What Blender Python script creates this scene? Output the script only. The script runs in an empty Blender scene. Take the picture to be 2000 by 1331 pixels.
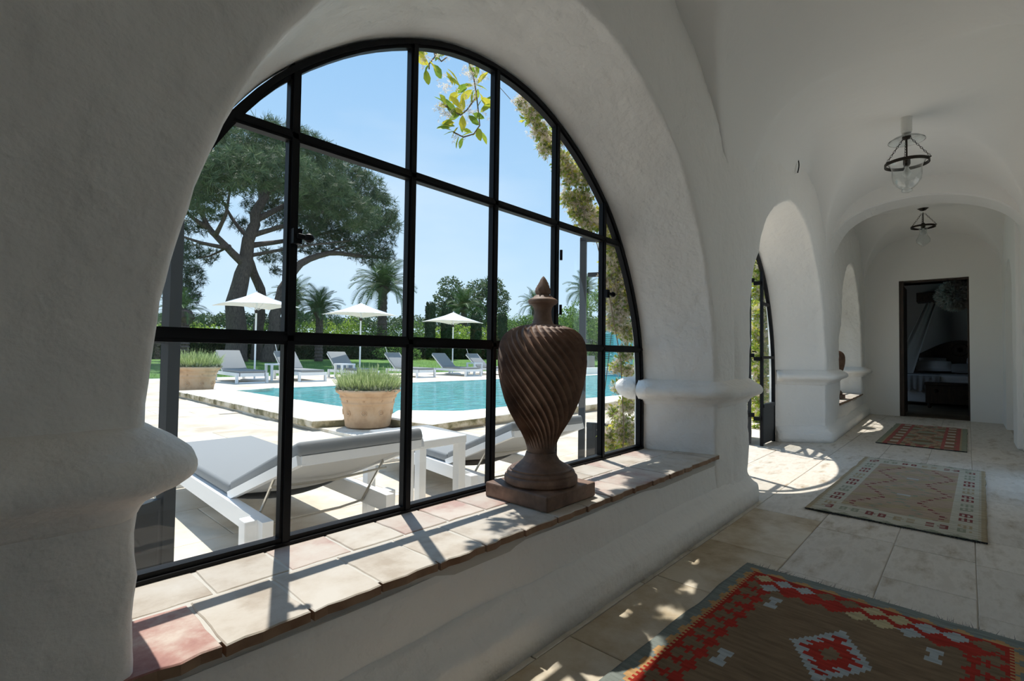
import bpy, bmesh, math, random
import numpy as np
from mathutils import Vector, Matrix, noise

random.seed(7); rng = np.random.default_rng(7)
scn = bpy.context.scene
COL = scn.collection
PI = math.pi

# ------------------------------------------------------------------ camera
FOC, YAW, PITCH, ROLL, EYE = 971.9, .7414, .0272, .0135, .93
cF = np.array([math.cos(YAW)*math.cos(PITCH), math.sin(YAW)*math.cos(PITCH), math.sin(PITCH)])
r0 = np.array([math.sin(YAW), -math.cos(YAW), 0.]); u0 = np.cross(r0, cF)
cR = math.cos(ROLL)*r0 + math.sin(ROLL)*u0; cU = np.cross(cR, cF)
cam = bpy.data.cameras.new('camera'); camo = bpy.data.objects.new('camera', cam); COL.objects.link(camo)
cam.sensor_width = 36; cam.lens = FOC*36/2000; cam.clip_start = .02; cam.clip_end = 2000
M = Matrix.Identity(4)
for i in range(3):
    M[i][0] = cR[i]; M[i][1] = cU[i]; M[i][2] = -cF[i]
M[2][3] = EYE
camo.matrix_world = M
scn.camera = camo

# ------------------------------------------------------------------ light
w = bpy.data.worlds.new('sky'); scn.world = w; w.use_nodes = True
nt = w.node_tree; nt.nodes.clear()
tc = nt.nodes.new('ShaderNodeTexCoord'); sx = nt.nodes.new('ShaderNodeSeparateXYZ'); rp = nt.nodes.new('ShaderNodeValToRGB')
nz = nt.nodes.new('ShaderNodeTexNoise'); mx = nt.nodes.new('ShaderNodeMix'); mx.data_type = 'RGBA'
mp = nt.nodes.new('ShaderNodeMapping'); mp.inputs['Scale'].default_value = (1, 1, 3.5)
bg = nt.nodes.new('ShaderNodeBackground'); ow = nt.nodes.new('ShaderNodeOutputWorld')
nt.links.new(tc.outputs['Generated'], sx.inputs[0]); nt.links.new(sx.outputs['Z'], rp.inputs[0])
e = rp.color_ramp.elements
e[0].position = 0; e[0].color = (.60, .76, .90, 1); e[1].position = 1; e[1].color = (.13, .33, .70, 1)
for p, c in ((.12, (.50, .69, .87, 1)), (.3, (.38, .59, .83, 1)), (.55, (.27, .49, .78, 1))):
    q = rp.color_ramp.elements.new(p); q.color = c
nt.links.new(tc.outputs['Generated'], mp.inputs[0]); nt.links.new(mp.outputs[0], nz.inputs['Vector'])
nz.inputs['Scale'].default_value = 1.6; nz.inputs['Detail'].default_value = 5
r2 = nt.nodes.new('ShaderNodeValToRGB'); r2.color_ramp.elements[0].position = .48; r2.color_ramp.elements[1].position = .85
r2.color_ramp.elements[0].color = (0, 0, 0, 1); r2.color_ramp.elements[1].color = (.6, .6, .6, 1)
nt.links.new(nz.outputs['Fac'], r2.inputs[0]); nt.links.new(r2.outputs[0], mx.inputs['Factor'])
nt.links.new(rp.outputs[0], mx.inputs['A']); mx.inputs['B'].default_value = (.72, .81, .89, 1)
nt.links.new(mx.outputs['Result'], bg.inputs[0]); nt.links.new(bg.outputs[0], ow.inputs[0])
bg.inputs['Strength'].default_value = 1.0

sun = bpy.data.lights.new('sun', 'SUN'); sun.energy = 4.5; sun.angle = math.radians(.55); sun.color = (1, .96, .89)
suno = bpy.data.objects.new('sun', sun); COL.objects.link(suno)
el, az = math.radians(67), math.radians(23.8)
sd = Vector((math.cos(el)*math.sin(az), math.cos(el)*math.cos(az), math.sin(el)))
suno.rotation_euler = sd.to_track_quat('Z', 'Y').to_euler(); suno.location = (3, 6, 12)

scn.view_settings.view_transform = 'Standard'; scn.view_settings.look = 'None'
scn.view_settings.exposure = .35; scn.view_settings.gamma = 1; scn.view_settings.use_curve_mapping = False
cy = scn.cycles
cy.use_denoising = True; cy.max_bounces = 9; cy.diffuse_bounces = 6; cy.glossy_bounces = 3; cy.transmission_bounces = 4
cy.transparent_max_bounces = 12; cy.caustics_reflective = False; cy.caustics_refractive = False
cy.sample_clamp_indirect = 6

# ------------------------------------------------------------------ helpers
def tag(o, label=None, cat=None, group=None, kind=None):
    if label: o['label'] = label
    if cat: o['category'] = cat
    if group: o['group'] = group
    if kind: o['kind'] = kind
    return o
def link(name, me, m=None, parent=None, smooth=False):
    o = bpy.data.objects.new(name, me); COL.objects.link(o)
    if m:
        for k in (m if isinstance(m, (list, tuple)) else [m]): me.materials.append(k)
    if smooth: me.polygons.foreach_set('use_smooth', [True]*len(me.polygons))
    if parent: o.parent = parent
    return o
def empty(name, loc=(0, 0, 0), rz=0.):
    o = bpy.data.objects.new(name, None); COL.objects.link(o); o.location = loc; o.rotation_euler = (0, 0, rz)
    o.empty_display_size = .1
    return o
def copy_tree(o, parent=None):
    c = o.copy(); COL.objects.link(c); c.parent = parent
    for ch in list(o.children): copy_tree(ch, c)
    return c
class MB:
    def __init__(s): s.v = []; s.f = []; s.mi = []
    def add(s, V, F, mi=0):
        b = len(s.v); s.v += [tuple(p) for p in V]; s.f += [tuple(b+i for i in f) for f in F]; s.mi += [mi]*len(F); return s
    def box(s, a, b, mi=0, rot=0., org=None):
        x0, y0, z0 = a; x1, y1, z1 = b
        V = [(x0,y0,z0),(x1,y0,z0),(x1,y1,z0),(x0,y1,z0),(x0,y0,z1),(x1,y0,z1),(x1,y1,z1),(x0,y1,z1)]
        return s.add(V, [(0,3,2,1),(4,5,6,7),(0,1,5,4),(1,2,6,5),(2,3,7,6),(3,0,4,7)], mi)
    def bar(s, p, q, w, h, up=(0, 0, 1), mi=0):
        p = Vector(p); q = Vector(q); d = (q-p).normalized(); up = Vector(up)
        r = d.cross(up)
        if r.length < 1e-4: r = d.cross(Vector((1, 0, 0)))
        r.normalize(); u = r.cross(d)
        V = [c+r*a*w/2+u*b*h/2 for c in (p, q) for a, b in ((-1,-1),(1,-1),(1,1),(-1,1))]
        return s.add(V, [(0,1,2,3),(7,6,5,4),(0,4,5,1),(1,5,6,2),(2,6,7,3),(3,7,4,0)], mi)
    def tube(s, pts, rad, n=8, mi=0, cap=True):
        pts = [Vector(p) for p in pts]; N = len(pts)
        rads = rad if isinstance(rad, (list, tuple)) else [rad]*N
        V = []; F = []; prev = None
        for i, p in enumerate(pts):
            d = (pts[min(i+1, N-1)]-pts[max(i-1, 0)]).normalized()
            a = prev if prev is not None else (Vector((0, 0, 1)) if abs(d.z) < .9 else Vector((1, 0, 0)))
            r = d.cross(a)
            if r.length < 1e-5: r = d.cross(Vector((0, 1, 0)))
            r.normalize(); u = r.cross(d).normalized(); prev = u
            V += [p+(r*math.cos(2*PI*k/n)+u*math.sin(2*PI*k/n))*rads[i] for k in range(n)]
        for i in range(N-1):
            for k in range(n):
                F.append((i*n+k, i*n+(k+1) % n, (i+1)*n+(k+1) % n, (i+1)*n+k))
        if cap: F += [tuple(range(n))[::-1], tuple((N-1)*n+k for k in range(n))]
        return s.add(V, F, mi)
    def lathe(s, prof, n=32, c=(0, 0, 0), mi=0, cap=True):
        V = []; F = []; N = len(prof)
        for r, z in prof: V += [(c[0]+r*math.cos(2*PI*k/n), c[1]+r*math.sin(2*PI*k/n), c[2]+z) for k in range(n)]
        for i in range(N-1):
            for k in range(n): F.append((i*n+k, i*n+(k+1) % n, (i+1)*n+(k+1) % n, (i+1)*n+k))
        if cap: F += [tuple(range(n))[::-1], tuple((N-1)*n+k for k in range(n))]
        return s.add(V, F, mi)
    def prism(s, poly, z0, z1, mi=0):
        n = len(poly)
        V = [(x, y, z0) for x, y in poly]+[(x, y, z1) for x, y in poly]
        return s.add(V, [tuple(range(n))[::-1], tuple(range(n, 2*n))]+[(i, (i+1) % n, n+(i+1) % n, n+i) for i in range(n)], mi)
    def mesh(s, name):
        me = bpy.data.meshes.new(name); me.from_pydata(s.v, [], s.f); me.update()
        if any(s.mi): me.polygons.foreach_set('material_index', s.mi)
        return me
    def obj(s, name, m, parent=None, smooth=False, bevel=0, seg=2, recalc=False):
        me = s.mesh(name)
        if recalc or bevel:
            bm = bmesh.new(); bm.from_mesh(me)
            if recalc: bmesh.ops.recalc_face_normals(bm, faces=bm.faces)
            if bevel:
                bmesh.ops.bevel(bm, geom=[e for e in bm.edges if e.is_manifold and e.calc_face_angle(0) > .5], offset=bevel, segments=seg, affect='EDGES', profile=.5)
            bm.to_mesh(me); bm.free()
        return link(name, me, m, parent, smooth)
def npmesh(name, V, F, m, parent=None, smooth=False, mi=None):
    V = np.asarray(V, np.float32); F = np.asarray(F, np.int32); k = F.shape[1]
    me = bpy.data.meshes.new(name); me.vertices.add(len(V)); me.vertices.foreach_set('co', V.ravel())
    me.loops.add(F.size); me.loops.foreach_set('vertex_index', F.ravel())
    me.polygons.add(len(F)); me.polygons.foreach_set('loop_start', np.arange(0, F.size, k, dtype=np.int32))
    try: me.polygons.foreach_set('loop_total', np.full(len(F), k, np.int32))
    except Exception: pass
    if mi is not None: me.polygons.foreach_set('material_index', np.asarray(mi, np.int32))
    me.update(calc_edges=True)
    return link(name, me, m, parent, smooth)
def rand_rot(n, up=None, spread=1.):
    # rotation matrices whose local x axis (leaf length) is random / around direction 'up' (n,3)
    d = rng.normal(size=(n, 3)); d /= np.linalg.norm(d, axis=1)[:, None]
    if up is not None:
        d = up + d*spread; d /= np.linalg.norm(d, axis=1)[:, None]
    a = rng.normal(size=(n, 3)); b = np.cross(d, a); b /= np.linalg.norm(b, axis=1)[:, None]
    c = np.cross(d, b)
    return np.stack([d, b, c], axis=2)
def scatter(name, TV, TF, P, R, S, m, parent=None, smooth=False):
    TV = np.asarray(TV, float); TF = np.asarray(TF); n = len(P)
    V = P[:, None, :] + np.einsum('nij,kj->nki', R, TV)*np.asarray(S).reshape(-1, 1, 1)
    F = TF[None]+(np.arange(n)*len(TV))[:, None, None]
    return npmesh(name, V.reshape(-1, 3), F.reshape(-1, TF.shape[1]), m, parent, smooth)
LEAF = ([(0, 0, 0), (.45, -.24, .06), (1, 0, -.04), (.45, .24, .06), (.45, 0, 0)], [(0, 1, 4), (1, 2, 4), (2, 3, 4), (3, 0, 4)])
LEAF2 = ([(0, 0, 0), (.5, -.25, .05), (1, 0, 0), (.5, .25, .05)], [(0, 1, 2), (0, 2, 3)])
BLADE = ([(0, -.03, 0), (0, .03, 0), (1, 0, 0)], [(0, 1, 2)])
def ell_pts(n, c, r, shell=.75):
    d = rng.normal(size=(n, 3)); d /= np.linalg.norm(d, axis=1)[:, None]
    k = (shell**3+(1-shell**3)*rng.random(n))**(1/3)
    return np.array(c)+d*np.array(r)*k[:, None], d
def ray(px, py): return cF+cR*(px-1000)/FOC+cU*(665.5-py)/FOC
def W(px, py, y):     # point seen at photo pixel (px,py) standing at distance y out from the corridor
    d = ray(px, py); p = d*y/d[1]; return (float(p[0]), float(p[1]), float(p[2]+EYE))

# ------------------------------------------------------------------ materials
def mat(name, col=(.8,.8,.8), rough=.6, bump=None, var=None, metal=0., spec=.5, cols=None, noise_s=4., stretch=(1,1,1), detail=6, sheen=0, coat=0, obj_var=0., contrast=(.35,.65), coord='Object'):
    m = bpy.data.materials.new(name); m.use_nodes = True; n = m.node_tree.nodes; l = m.node_tree.links
    b = n['Principled BSDF']; b.inputs['Roughness'].default_value = rough; b.inputs['Metallic'].default_value = metal
    b.inputs['Specular IOR Level'].default_value = spec; b.inputs['Base Color'].default_value = (*col, 1)
    if coat: b.inputs['Coat Weight'].default_value = coat
    tcn = n.new('ShaderNodeTexCoord'); mp = n.new('ShaderNodeMapping'); l.new(tcn.outputs[coord], mp.inputs[0]); mp.inputs['Scale'].default_value = stretch
    out = None
    if cols:
        t = n.new('ShaderNodeTexNoise'); t.inputs['Scale'].default_value = noise_s; t.inputs['Detail'].default_value = detail; t.inputs['Roughness'].default_value = .62
        l.new(mp.outputs[0], t.inputs['Vector'])
        if obj_var:      # shift the pattern for each object
            oi = n.new('ShaderNodeObjectInfo'); ad = n.new('ShaderNodeVectorMath'); ad.operation = 'ADD'; sc = n.new('ShaderNodeMath'); sc.operation = 'MULTIPLY'; sc.inputs[1].default_value = 37
            l.new(oi.outputs['Random'], sc.inputs[0]); l.new(mp.outputs[0], ad.inputs[0]); l.new(sc.outputs[0], ad.inputs[1]); l.new(ad.outputs[0], t.inputs['Vector'])
        r = n.new('ShaderNodeValToRGB'); l.new(t.outputs['Fac'], r.inputs[0]); el = r.color_ramp.elements
        a, c = contrast
        el[0].position = a; el[0].color = (*cols[0], 1); el[1].position = c; el[1].color = (*cols[-1], 1)
        for i, cc in enumerate(cols[1:-1]):
            q = el.new(a+(c-a)*(i+1)/(len(cols)-1)); q.color = (*cc, 1)
        out = r.outputs[0]
        if obj_var:
            hs = n.new('ShaderNodeHueSaturation'); mr = n.new('ShaderNodeMapRange'); mr.inputs['To Min'].default_value = 1-obj_var; mr.inputs['To Max'].default_value = 1+obj_var
            l.new(oi.outputs['Random'], mr.inputs['Value']); l.new(mr.outputs[0], hs.inputs['Value']); l.new(out, hs.inputs['Color']); out = hs.outputs[0]
        l.new(out, b.inputs['Base Color'])
    if bump:
        prev = None
        for (sc_, st, dist) in bump:
            t = n.new('ShaderNodeTexNoise'); t.inputs['Scale'].default_value = sc_; t.inputs['Detail'].default_value = 5; l.new(mp.outputs[0], t.inputs['Vector'])
            bn = n.new('ShaderNodeBump'); bn.inputs['Strength'].default_value = st; bn.inputs['Distance'].default_value = dist
            l.new(t.outputs['Fac'], bn.inputs['Height'])
            if prev: l.new(prev.outputs[0], bn.inputs['Normal'])
            prev = bn
        l.new(prev.outputs[0], b.inputs['Normal'])
    return m
def leafmat(name, cols, trans=.35, rough=.55):
    m = bpy.data.materials.new(name); m.use_nodes = True; n = m.node_tree.nodes; l = m.node_tree.links
    b = n['Principled BSDF']; b.inputs['Roughness'].default_value = rough; b.inputs['Specular IOR Level'].default_value = .3
    g = n.new('ShaderNodeNewGeometry'); r = n.new('ShaderNodeValToRGB'); l.new(g.outputs['Random Per Island'], r.inputs[0])
    el = r.color_ramp.elements
    el[0].position = 0; el[0].color = (*cols[0], 1); el[1].position = 1; el[1].color = (*cols[-1], 1)
    for i, c in enumerate(cols[1:-1]):
        q = el.new((i+1)/(len(cols)-1)); q.color = (*c, 1)
    tr = n.new('ShaderNodeBsdfTranslucent'); ms = n.new('ShaderNodeMixShader'); ms.inputs[0].default_value = trans
    l.new(r.outputs[0], b.inputs['Base Color']); l.new(r.outputs[0], tr.inputs[0])
    l.new(b.outputs[0], ms.inputs[1]); l.new(tr.outputs[0], ms.inputs[2]); l.new(ms.outputs[0], n['Material Output'].inputs[0])
    return m
def glassmat(name, tint=(.97,.985,.98), refl=.9):
    m = bpy.data.materials.new(name); m.use_nodes = True; n = m.node_tree.nodes; l = m.node_tree.links
    n.remove(n['Principled BSDF'])
    t = n.new('ShaderNodeBsdfTransparent'); t.inputs[0].default_value = (*tint, 1)
    g = n.new('ShaderNodeBsdfGlossy'); g.inputs['Roughness'].default_value = .01
    # Schlick reflectance from the unsigned facing angle, so both sides of a thin pane behave alike
    ge = n.new('ShaderNodeNewGeometry'); dt = n.new('ShaderNodeVectorMath'); dt.operation = 'DOT_PRODUCT'
    l.new(ge.outputs['Incoming'], dt.inputs[0]); l.new(ge.outputs['Normal'], dt.inputs[1]); prev = dt.outputs['Value']
    for op, v in (('ABSOLUTE', None), ('SUBTRACT', 1.), ('POWER', 5.), ('MULTIPLY_ADD', refl)):
        q = n.new('ShaderNodeMath'); q.operation = op; q.use_clamp = False
        if op == 'SUBTRACT': q.inputs[0].default_value = 1.; l.new(prev, q.inputs[1])
        else: l.new(prev, q.inputs[0])
        if op == 'POWER': q.inputs[1].default_value = 5.
        if op == 'MULTIPLY_ADD': q.inputs[1].default_value = refl; q.inputs[2].default_value = .055*refl
        prev = q.outputs[0]
    mu = q
    ms = n.new('ShaderNodeMixShader'); l.new(mu.outputs[0], ms.inputs[0]); l.new(t.outputs[0], ms.inputs[1]); l.new(g.outputs[0], ms.inputs[2])
    l.new(ms.outputs[0], n['Material Output'].inputs[0]); return m

PLASTER = mat('lime_plaster', (.87,.852,.822), .85, bump=[(5, .5, .05), (17, .38, .022), (55, .22, .006)], spec=.2)
SMOOTHP = mat('smooth_plaster', (.88,.865,.84), .85, bump=[(2.5, .35, .03), (30, .25, .004)], spec=.2)
IRON = mat('black_iron', (.005,.0055,.007), .5, bump=[(40, .15, .002)], spec=.16)
GREYIRON = mat('grey_painted_steel', (.020,.024,.028), .5, bump=[(60, .1, .002)], spec=.4)
GLASS = glassmat('window_glass')
LAMPGLASS = glassmat('lamp_glass', (.93,.95,.95), 1.6)
TERRA = mat('fired_clay_urn', rough=.62, cols=[(.085,.05,.034),(.18,.105,.070),(.27,.17,.12)], noise_s=7, bump=[(70, .3, .0012), (12, .2, .004)])
POTM = mat('pale_terracotta', rough=.8, cols=[(.46,.29,.17),(.58,.385,.235),(.62,.44,.29)], noise_s=5, bump=[(40, .2, .003)])
SOIL = mat('soil', (.06,.045,.03), .95)
STONE = mat('travertine_floor', rough=.5, cols=[(.33,.25,.16),(.51,.45,.37),(.63,.575,.50),(.56,.505,.43)], noise_s=4.5, detail=12, stretch=(1,2.8,1), bump=[(9, .6, .01), (60, .4, .002)], obj_var=.06, contrast=(.28,.62))
GROUT = mat('sandy_joint', (.42,.37,.30), .9, bump=[(50, .3, .003)])
STAIN = mat('ochre_stained_floor', rough=.5, cols=[(.30,.21,.11),(.46,.37,.25),(.58,.51,.40)], noise_s=4.5, detail=12, contrast=(.3,.6), bump=[(5, .25, .01), (60, .25, .002)], obj_var=.08)
DECK = mat('limestone_terrace', rough=.8, cols=[(.48,.40,.30),(.61,.54,.44),(.66,.60,.51)], noise_s=1.6, bump=[(8, .2, .01), (50, .2, .002)], obj_var=.05)
COPE = mat('worn_limestone_coping', rough=.85, cols=[(.60,.52,.40),(.76,.70,.60),(.82,.78,.70)], noise_s=3.5, bump=[(14, .5, .02), (60, .3, .004)], obj_var=.05)
COPEDGE = mat('lichened_stone_edge', rough=.9, cols=[(.16,.14,.07),(.36,.31,.19),(.58,.50,.38),(.64,.57,.45)], noise_s=4, detail=10, bump=[(18, .6, .02)], contrast=(.38,.62))
TILES = [mat('sill_tile_cream', rough=.6, cols=[(.40,.33,.26),(.52,.46,.39),(.57,.52,.46)], noise_s=7, detail=10, bump=[(12, .3, .006), (70, .2, .002)], obj_var=.07),
         mat('sill_tile_pink', rough=.6, cols=[(.42,.27,.23),(.52,.43,.37),(.56,.50,.44)], noise_s=7, detail=10, bump=[(12, .3, .006), (70, .2, .002)], obj_var=.07),
         mat('sill_tile_red', rough=.6, cols=[(.27,.10,.085),(.40,.21,.17),(.56,.46,.39)], noise_s=6, detail=12, bump=[(12, .3, .006), (70, .2, .002)], obj_var=.03, contrast=(.38,.66))]
MORTAR = mat('lime_mortar', (.56,.53,.48), .9, bump=[(60, .4, .004)])
CLAYEDGE = mat('clay_edge', rough=.8, cols=[(.22,.12,.07),(.34,.22,.14)], noise_s=12)
WHITEM = mat('white_lacquer', (.84,.85,.86), .35, bump=[(90, .05, .001)])
CUSH = mat('grey_cushion', (.27,.28,.285), .9, bump=[(260, .15, .001), (6, .2, .01)], spec=.15)
SLING = mat('pale_grey_sling', (.50,.50,.49), .85, bump=[(300, .2, .001)], spec=.2)
CANVAS = mat('white_canvas', (.86,.86,.86), .8, bump=[(200, .1, .001)])
STEEL = mat('brushed_steel', (.55,.53,.48), .35, metal=1.)
BARK = mat('pine_bark', rough=.9, cols=[(.05,.038,.034),(.15,.115,.10)], noise_s=5, stretch=(4,4,1), bump=[(9, .8, .05)])
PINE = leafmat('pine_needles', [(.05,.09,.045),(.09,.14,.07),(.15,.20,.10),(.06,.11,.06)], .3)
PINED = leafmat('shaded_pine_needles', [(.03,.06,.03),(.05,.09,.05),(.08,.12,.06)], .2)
HEDGE = leafmat('hedge_leaves', [(.04,.09,.02),(.09,.18,.035),(.18,.30,.06),(.28,.42,.09)], .3)
YGREEN = leafmat('fresh_leaves', [(.14,.25,.03),(.30,.44,.07),(.46,.56,.11)], .45)
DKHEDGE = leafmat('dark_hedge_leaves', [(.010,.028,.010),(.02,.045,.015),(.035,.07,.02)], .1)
OLIVEL = leafmat('grey_green_leaves', [(.05,.09,.04),(.10,.15,.07),(.16,.21,.10)], .3)
CYPR = leafmat('cypress_foliage', [(.012,.035,.014),(.025,.06,.022),(.04,.085,.03)], .1)
PALMG = leafmat('palm_fronds', [(.035,.085,.025),(.07,.14,.045),(.12,.20,.07)], .2)
GRASS = mat('lawn_grass', rough=.9, cols=[(.05,.13,.015),(.10,.22,.03),(.16,.30,.05)], noise_s=1.5, bump=[(70, .8, .03)], contrast=(.3,.7))
BLADEM = leafmat('grass_blades', [(.08,.20,.02),(.15,.30,.04)], .3)
LAVG = leafmat('lavender_stems', [(.26,.36,.12),(.42,.50,.22),(.55,.60,.34)], .45)
LAVD = leafmat('lavender_grey_leaves', [(.16,.20,.12),(.28,.31,.22)], .25)
VINEL = leafmat('jasmine_leaves', [(.12,.22,.03),(.30,.40,.06),(.62,.56,.09),(.20,.34,.05),(.50,.50,.08)], .68)
VINEF = leafmat('jasmine_blossom', [(.74,.60,.50),(.90,.84,.72),(.68,.54,.48)], .5)
VINES = mat('vine_stem', (.16,.11,.06), .8)
TEAL = mat('turquoise_shutter_paint', (.22,.55,.58), .5)
DARKWOOD = mat('dark_carved_wood', rough=.5, cols=[(.025,.014,.009),(.06,.034,.022)], noise_s=6, stretch=(1,6,1), bump=[(30, .3, .004)])
LINEN = mat('white_linen', (.66,.67,.70), .9, bump=[(8, .5, .03), (200, .1, .001)])
GREYLIN = mat('grey_linen', (.30,.30,.31), .9, bump=[(10, .4, .02)])
NET = mat('sheer_net', (.55,.55,.56), .9)
FEATHER = leafmat('white_feathers', [(.62,.60,.56),(.75,.73,.70)], .4)
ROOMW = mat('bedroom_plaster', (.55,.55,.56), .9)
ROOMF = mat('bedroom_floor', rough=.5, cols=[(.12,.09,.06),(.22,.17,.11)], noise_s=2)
BRONZE = mat('dark_bronze', (.03,.024,.018), .4, metal=.6)
YARN = leafmat('dark_fringe_yarn', [(.05,.055,.06),(.10,.10,.10),(.16,.15,.14)], 0., .9)
def watermat():
    m = mat('pool_water', rough=.08, spec=.6, cols=[(.012,.17,.18),(.035,.31,.32),(.07,.42,.42),(.32,.62,.60)], noise_s=2.6, stretch=(1,1.9,1), contrast=(.34,.74), bump=[(2.2, .6, .12), (7, .5, .04)], coord='Object')
    return m
WATER = watermat()

# ------------------------------------------------------------------ arcade geometry
def yoff(x): return .031*max(0., x-3.3)
YIN = 1.07
def warp(x, y):          # the arcade bends a little beyond the first pier
    return y+yoff(x)
HALF_IN = [(0,2.285),(.18,2.272),(.35,2.235),(.5,2.18),(.63,2.115),(.8,2.0),(.93,1.885),(1.04,1.75),(1.14,1.6),(1.22,1.45),(1.28,1.3),(1.32,1.13),(1.345,.98),(1.36,.8),(1.365,.6),(1.37,.35),(1.37,.18),(1.37,0)]
HALF_OUT = [(0,2.172),(.12,2.165),(.225,2.15),(.335,2.12),(.435,2.08),(.645,1.97),(.858,1.805),(.96,1.70),(1.04,1.585),(1.11,1.475),(1.165,1.365),(1.25,1.165),(1.295,.97),(1.308,.8),(1.312,.6),(1.314,.36),(1.314,.18),(1.314,0)]
def profile(half, cx, hw, apex):
    h0 = half[-1][0]; k = hw/h0; a0 = half[0][1]
    pts = [(d*k, .8+(z-.8)*(apex-.8)/(a0-.8) if z > .8 else z) for d, z in half]
    L = [(cx-d, z) for d, z in reversed(pts)]; R = [(cx+d, z) for d, z in pts[1:]]
    return L+R
def resample(P, n, it=None):
    P = np.array(P); s = np.r_[0, np.cumsum(np.linalg.norm(np.diff(P, axis=0), axis=1))]
    t = np.linspace(0, s[-1], n); Q = np.c_[np.interp(t, s, P[:, 0]), np.interp(t, s, P[:, 1])]
    for _ in range(3 if it is None else it):
        A = Q.copy(); A[1:-1] = .25*Q[:-2]+.5*Q[1:-1]+.25*Q[2:]; c = (Q[:, 1] > .7); Q[c] = A[c]
    return Q
NP = 161
#        cell x0, x1, inner cx, hw, apex, outer cx, hw, apex
BAYS = [(-3.39, -.09, -1.74, 1.36, 2.285, -1.74, 1.15, 2.17),
        (-.09, 3.21, 1.563, 1.355, 2.285, 1.504, 1.314, 2.172),
        (3.21, 6.9, 4.975, 1.475, 2.30, 4.975, 1.12, 2.20),
        (6.9, 10.3, 8.68, 1.22, 2.30, 8.68, 1.14, 2.20)]
def nz3(x, y, z, f): return noise.noise(Vector((x*f, y*f, z*f)))
def wob(x, y, z, a=1.):
    return a*(.020*nz3(x, y, z, 1.7)+.010*nz3(x+9, y, z, 5.)+.0055*nz3(x, y+5, z, 14.)+.0025*nz3(x, y+3, z, 31.))
def arcade_bay(b):
    x0, x1, ci, hi, ai, co, ho, ao = b
    pin = resample(profile(HALF_IN, ci, hi, ai), NP); pout = resample(profile(HALF_OUT, co, ho, ao), NP)
    # normals of inner profile, pointing away from the opening
    t = np.gradient(pin, axis=0); nrm = np.c_[-t[:, 1], t[:, 0]]; nrm /= np.linalg.norm(nrm, axis=1)[:, None]
    if nrm[NP//2][1] < 0: nrm = -nrm
    cell = []
    TOP = 3.25
    for (x, z), n in zip(pin, nrm):
        if z <= .8: cell.append((x0 if x < ci else x1, z)); continue
        dx, dz = x-ci, z-.8; k = 1e9
        if dx > 1e-6: k = min(k, (x1-ci)/dx)
        if dx < -1e-6: k = min(k, (x0-ci)/dx)
        k = min(k, (TOP-.8)/dz if dz > 1e-6 else 1e9)
        cell.append((ci+dx*k, .8+dz*k))
    cell = np.array(cell)
    loops = []
    B = .028
    for f in (0, .12, .25, .4, .55, .7, .85, 1.):
        q = cell*(1-f)+(pin+nrm*B)*f; loops.append([(p[0], YIN, p[1]) for p in q])
    for a in (25, 50, 72, 90):
        a = math.radians(a); q = pin+nrm*B*(1-math.sin(a)); loops.append([(p[0], YIN+B*(1-math.cos(a)), p[1]) for p in q])
    for f in (.12, .25, .4, .55, .7, .85, 1.):
        q = pin*(1-f)+pout*f; loops.append([(p[0], YIN+B+(1.495-YIN-B)*f, p[1]) for p in q])
    loops.append([(p[0], 1.52, p[1]) for p in pout])
    loops.append([(p[0], 1.57, p[1]) for p in (pout+nrm*.09)])
    for f in (.1, 1.):
        q = (pout+nrm*.09)*(1-f)+cell*f; loops.append([(p[0], 1.60, p[1]) for p in q])
    V = []
    nl = len(loops)
    for li, L in enumerate(loops):
        for (x, y, z) in L:
            a = 1. if 0 < li < nl-6 else .25
            if li in (0,): a = .0
            d = wob(x, y, z, a)
            # displace: faces in -y, reveal along the opening normal
            if li <= 8: y2 = y+d; x2, z2 = x, z
            elif li < nl-6:
                dd = d; r = Vector((x-ci, z-.9)); r = r.normalized() if z > .9 else Vector((1 if x > ci else -1, 0))
                x2 = x+r.x*dd; z2 = z+(r.y*dd if z > .9 else 0); y2 = y+d*.5*(1 if li < 12 else 0)
            else: x2, y2, z2 = x, y, z
            V.append((x2, warp(x2, y2), z2))
    F = []
    for i in range(nl-1):
        for j in range(NP-1):
            a = i*NP+j; F.append((a, a+1, a+NP+1, a+NP))
    return V, F
wl = MB()
for b in BAYS: wl.add(*arcade_bay(b))
for x0, x1 in ((-5.5, -3.39), (10.3, 11.2)):
    wl.add([(x0, warp(x0, YIN), 0), (x1, warp(x1, YIN), 0), (x1, warp(x1, YIN), 3.25), (x0, warp(x0, YIN), 3.25), (x0, 1.66, 0), (x1, 1.66+yoff(x1), 0), (x1, 1.66+yoff(x1), 3.25), (x0, 1.66, 3.25)],
           [(0, 1, 2, 3), (4, 7, 6, 5)])
wall_left = wl.obj('wall_left', PLASTER, smooth=True, recalc=False); tag(wall_left, 'rough white plastered arcade wall with round arches onto the pool terrace', kind='structure')

def apron(x0, x1, xs=24):
    m = MB(); V = []; F = []
    prof = [(1.62, -.06), (1.62, .318), (YIN+.012, .318), (YIN+.008, .30), (YIN+.004, .2), (YIN-.002, .1), (YIN-.004, 0.0)]
    for i in range(xs+1):
        x = x0+(x1-x0)*i/xs
        for (y, z) in prof: V.append((x, warp(x, y)+(wob(x, y, z, .7) if y < 1.2 else 0), z))
    k = len(prof)
    for i in range(xs):
        for j in range(k-1): a = i*k+j; F.append((a, a+1, a+k+1, a+k))
    m.add(V, F); return m
ap = apron(-.05, 3.15); o = ap.obj('trim_1', PLASTER, smooth=False, recalc=True); tag(o, 'white plastered low wall below the first big window', kind='structure')
ap = apron(7.0, 10.32); o = ap.obj('trim_2', PLASTER, recalc=True); tag(o, 'white plastered low wall below the far urn window', kind='structure')

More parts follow.
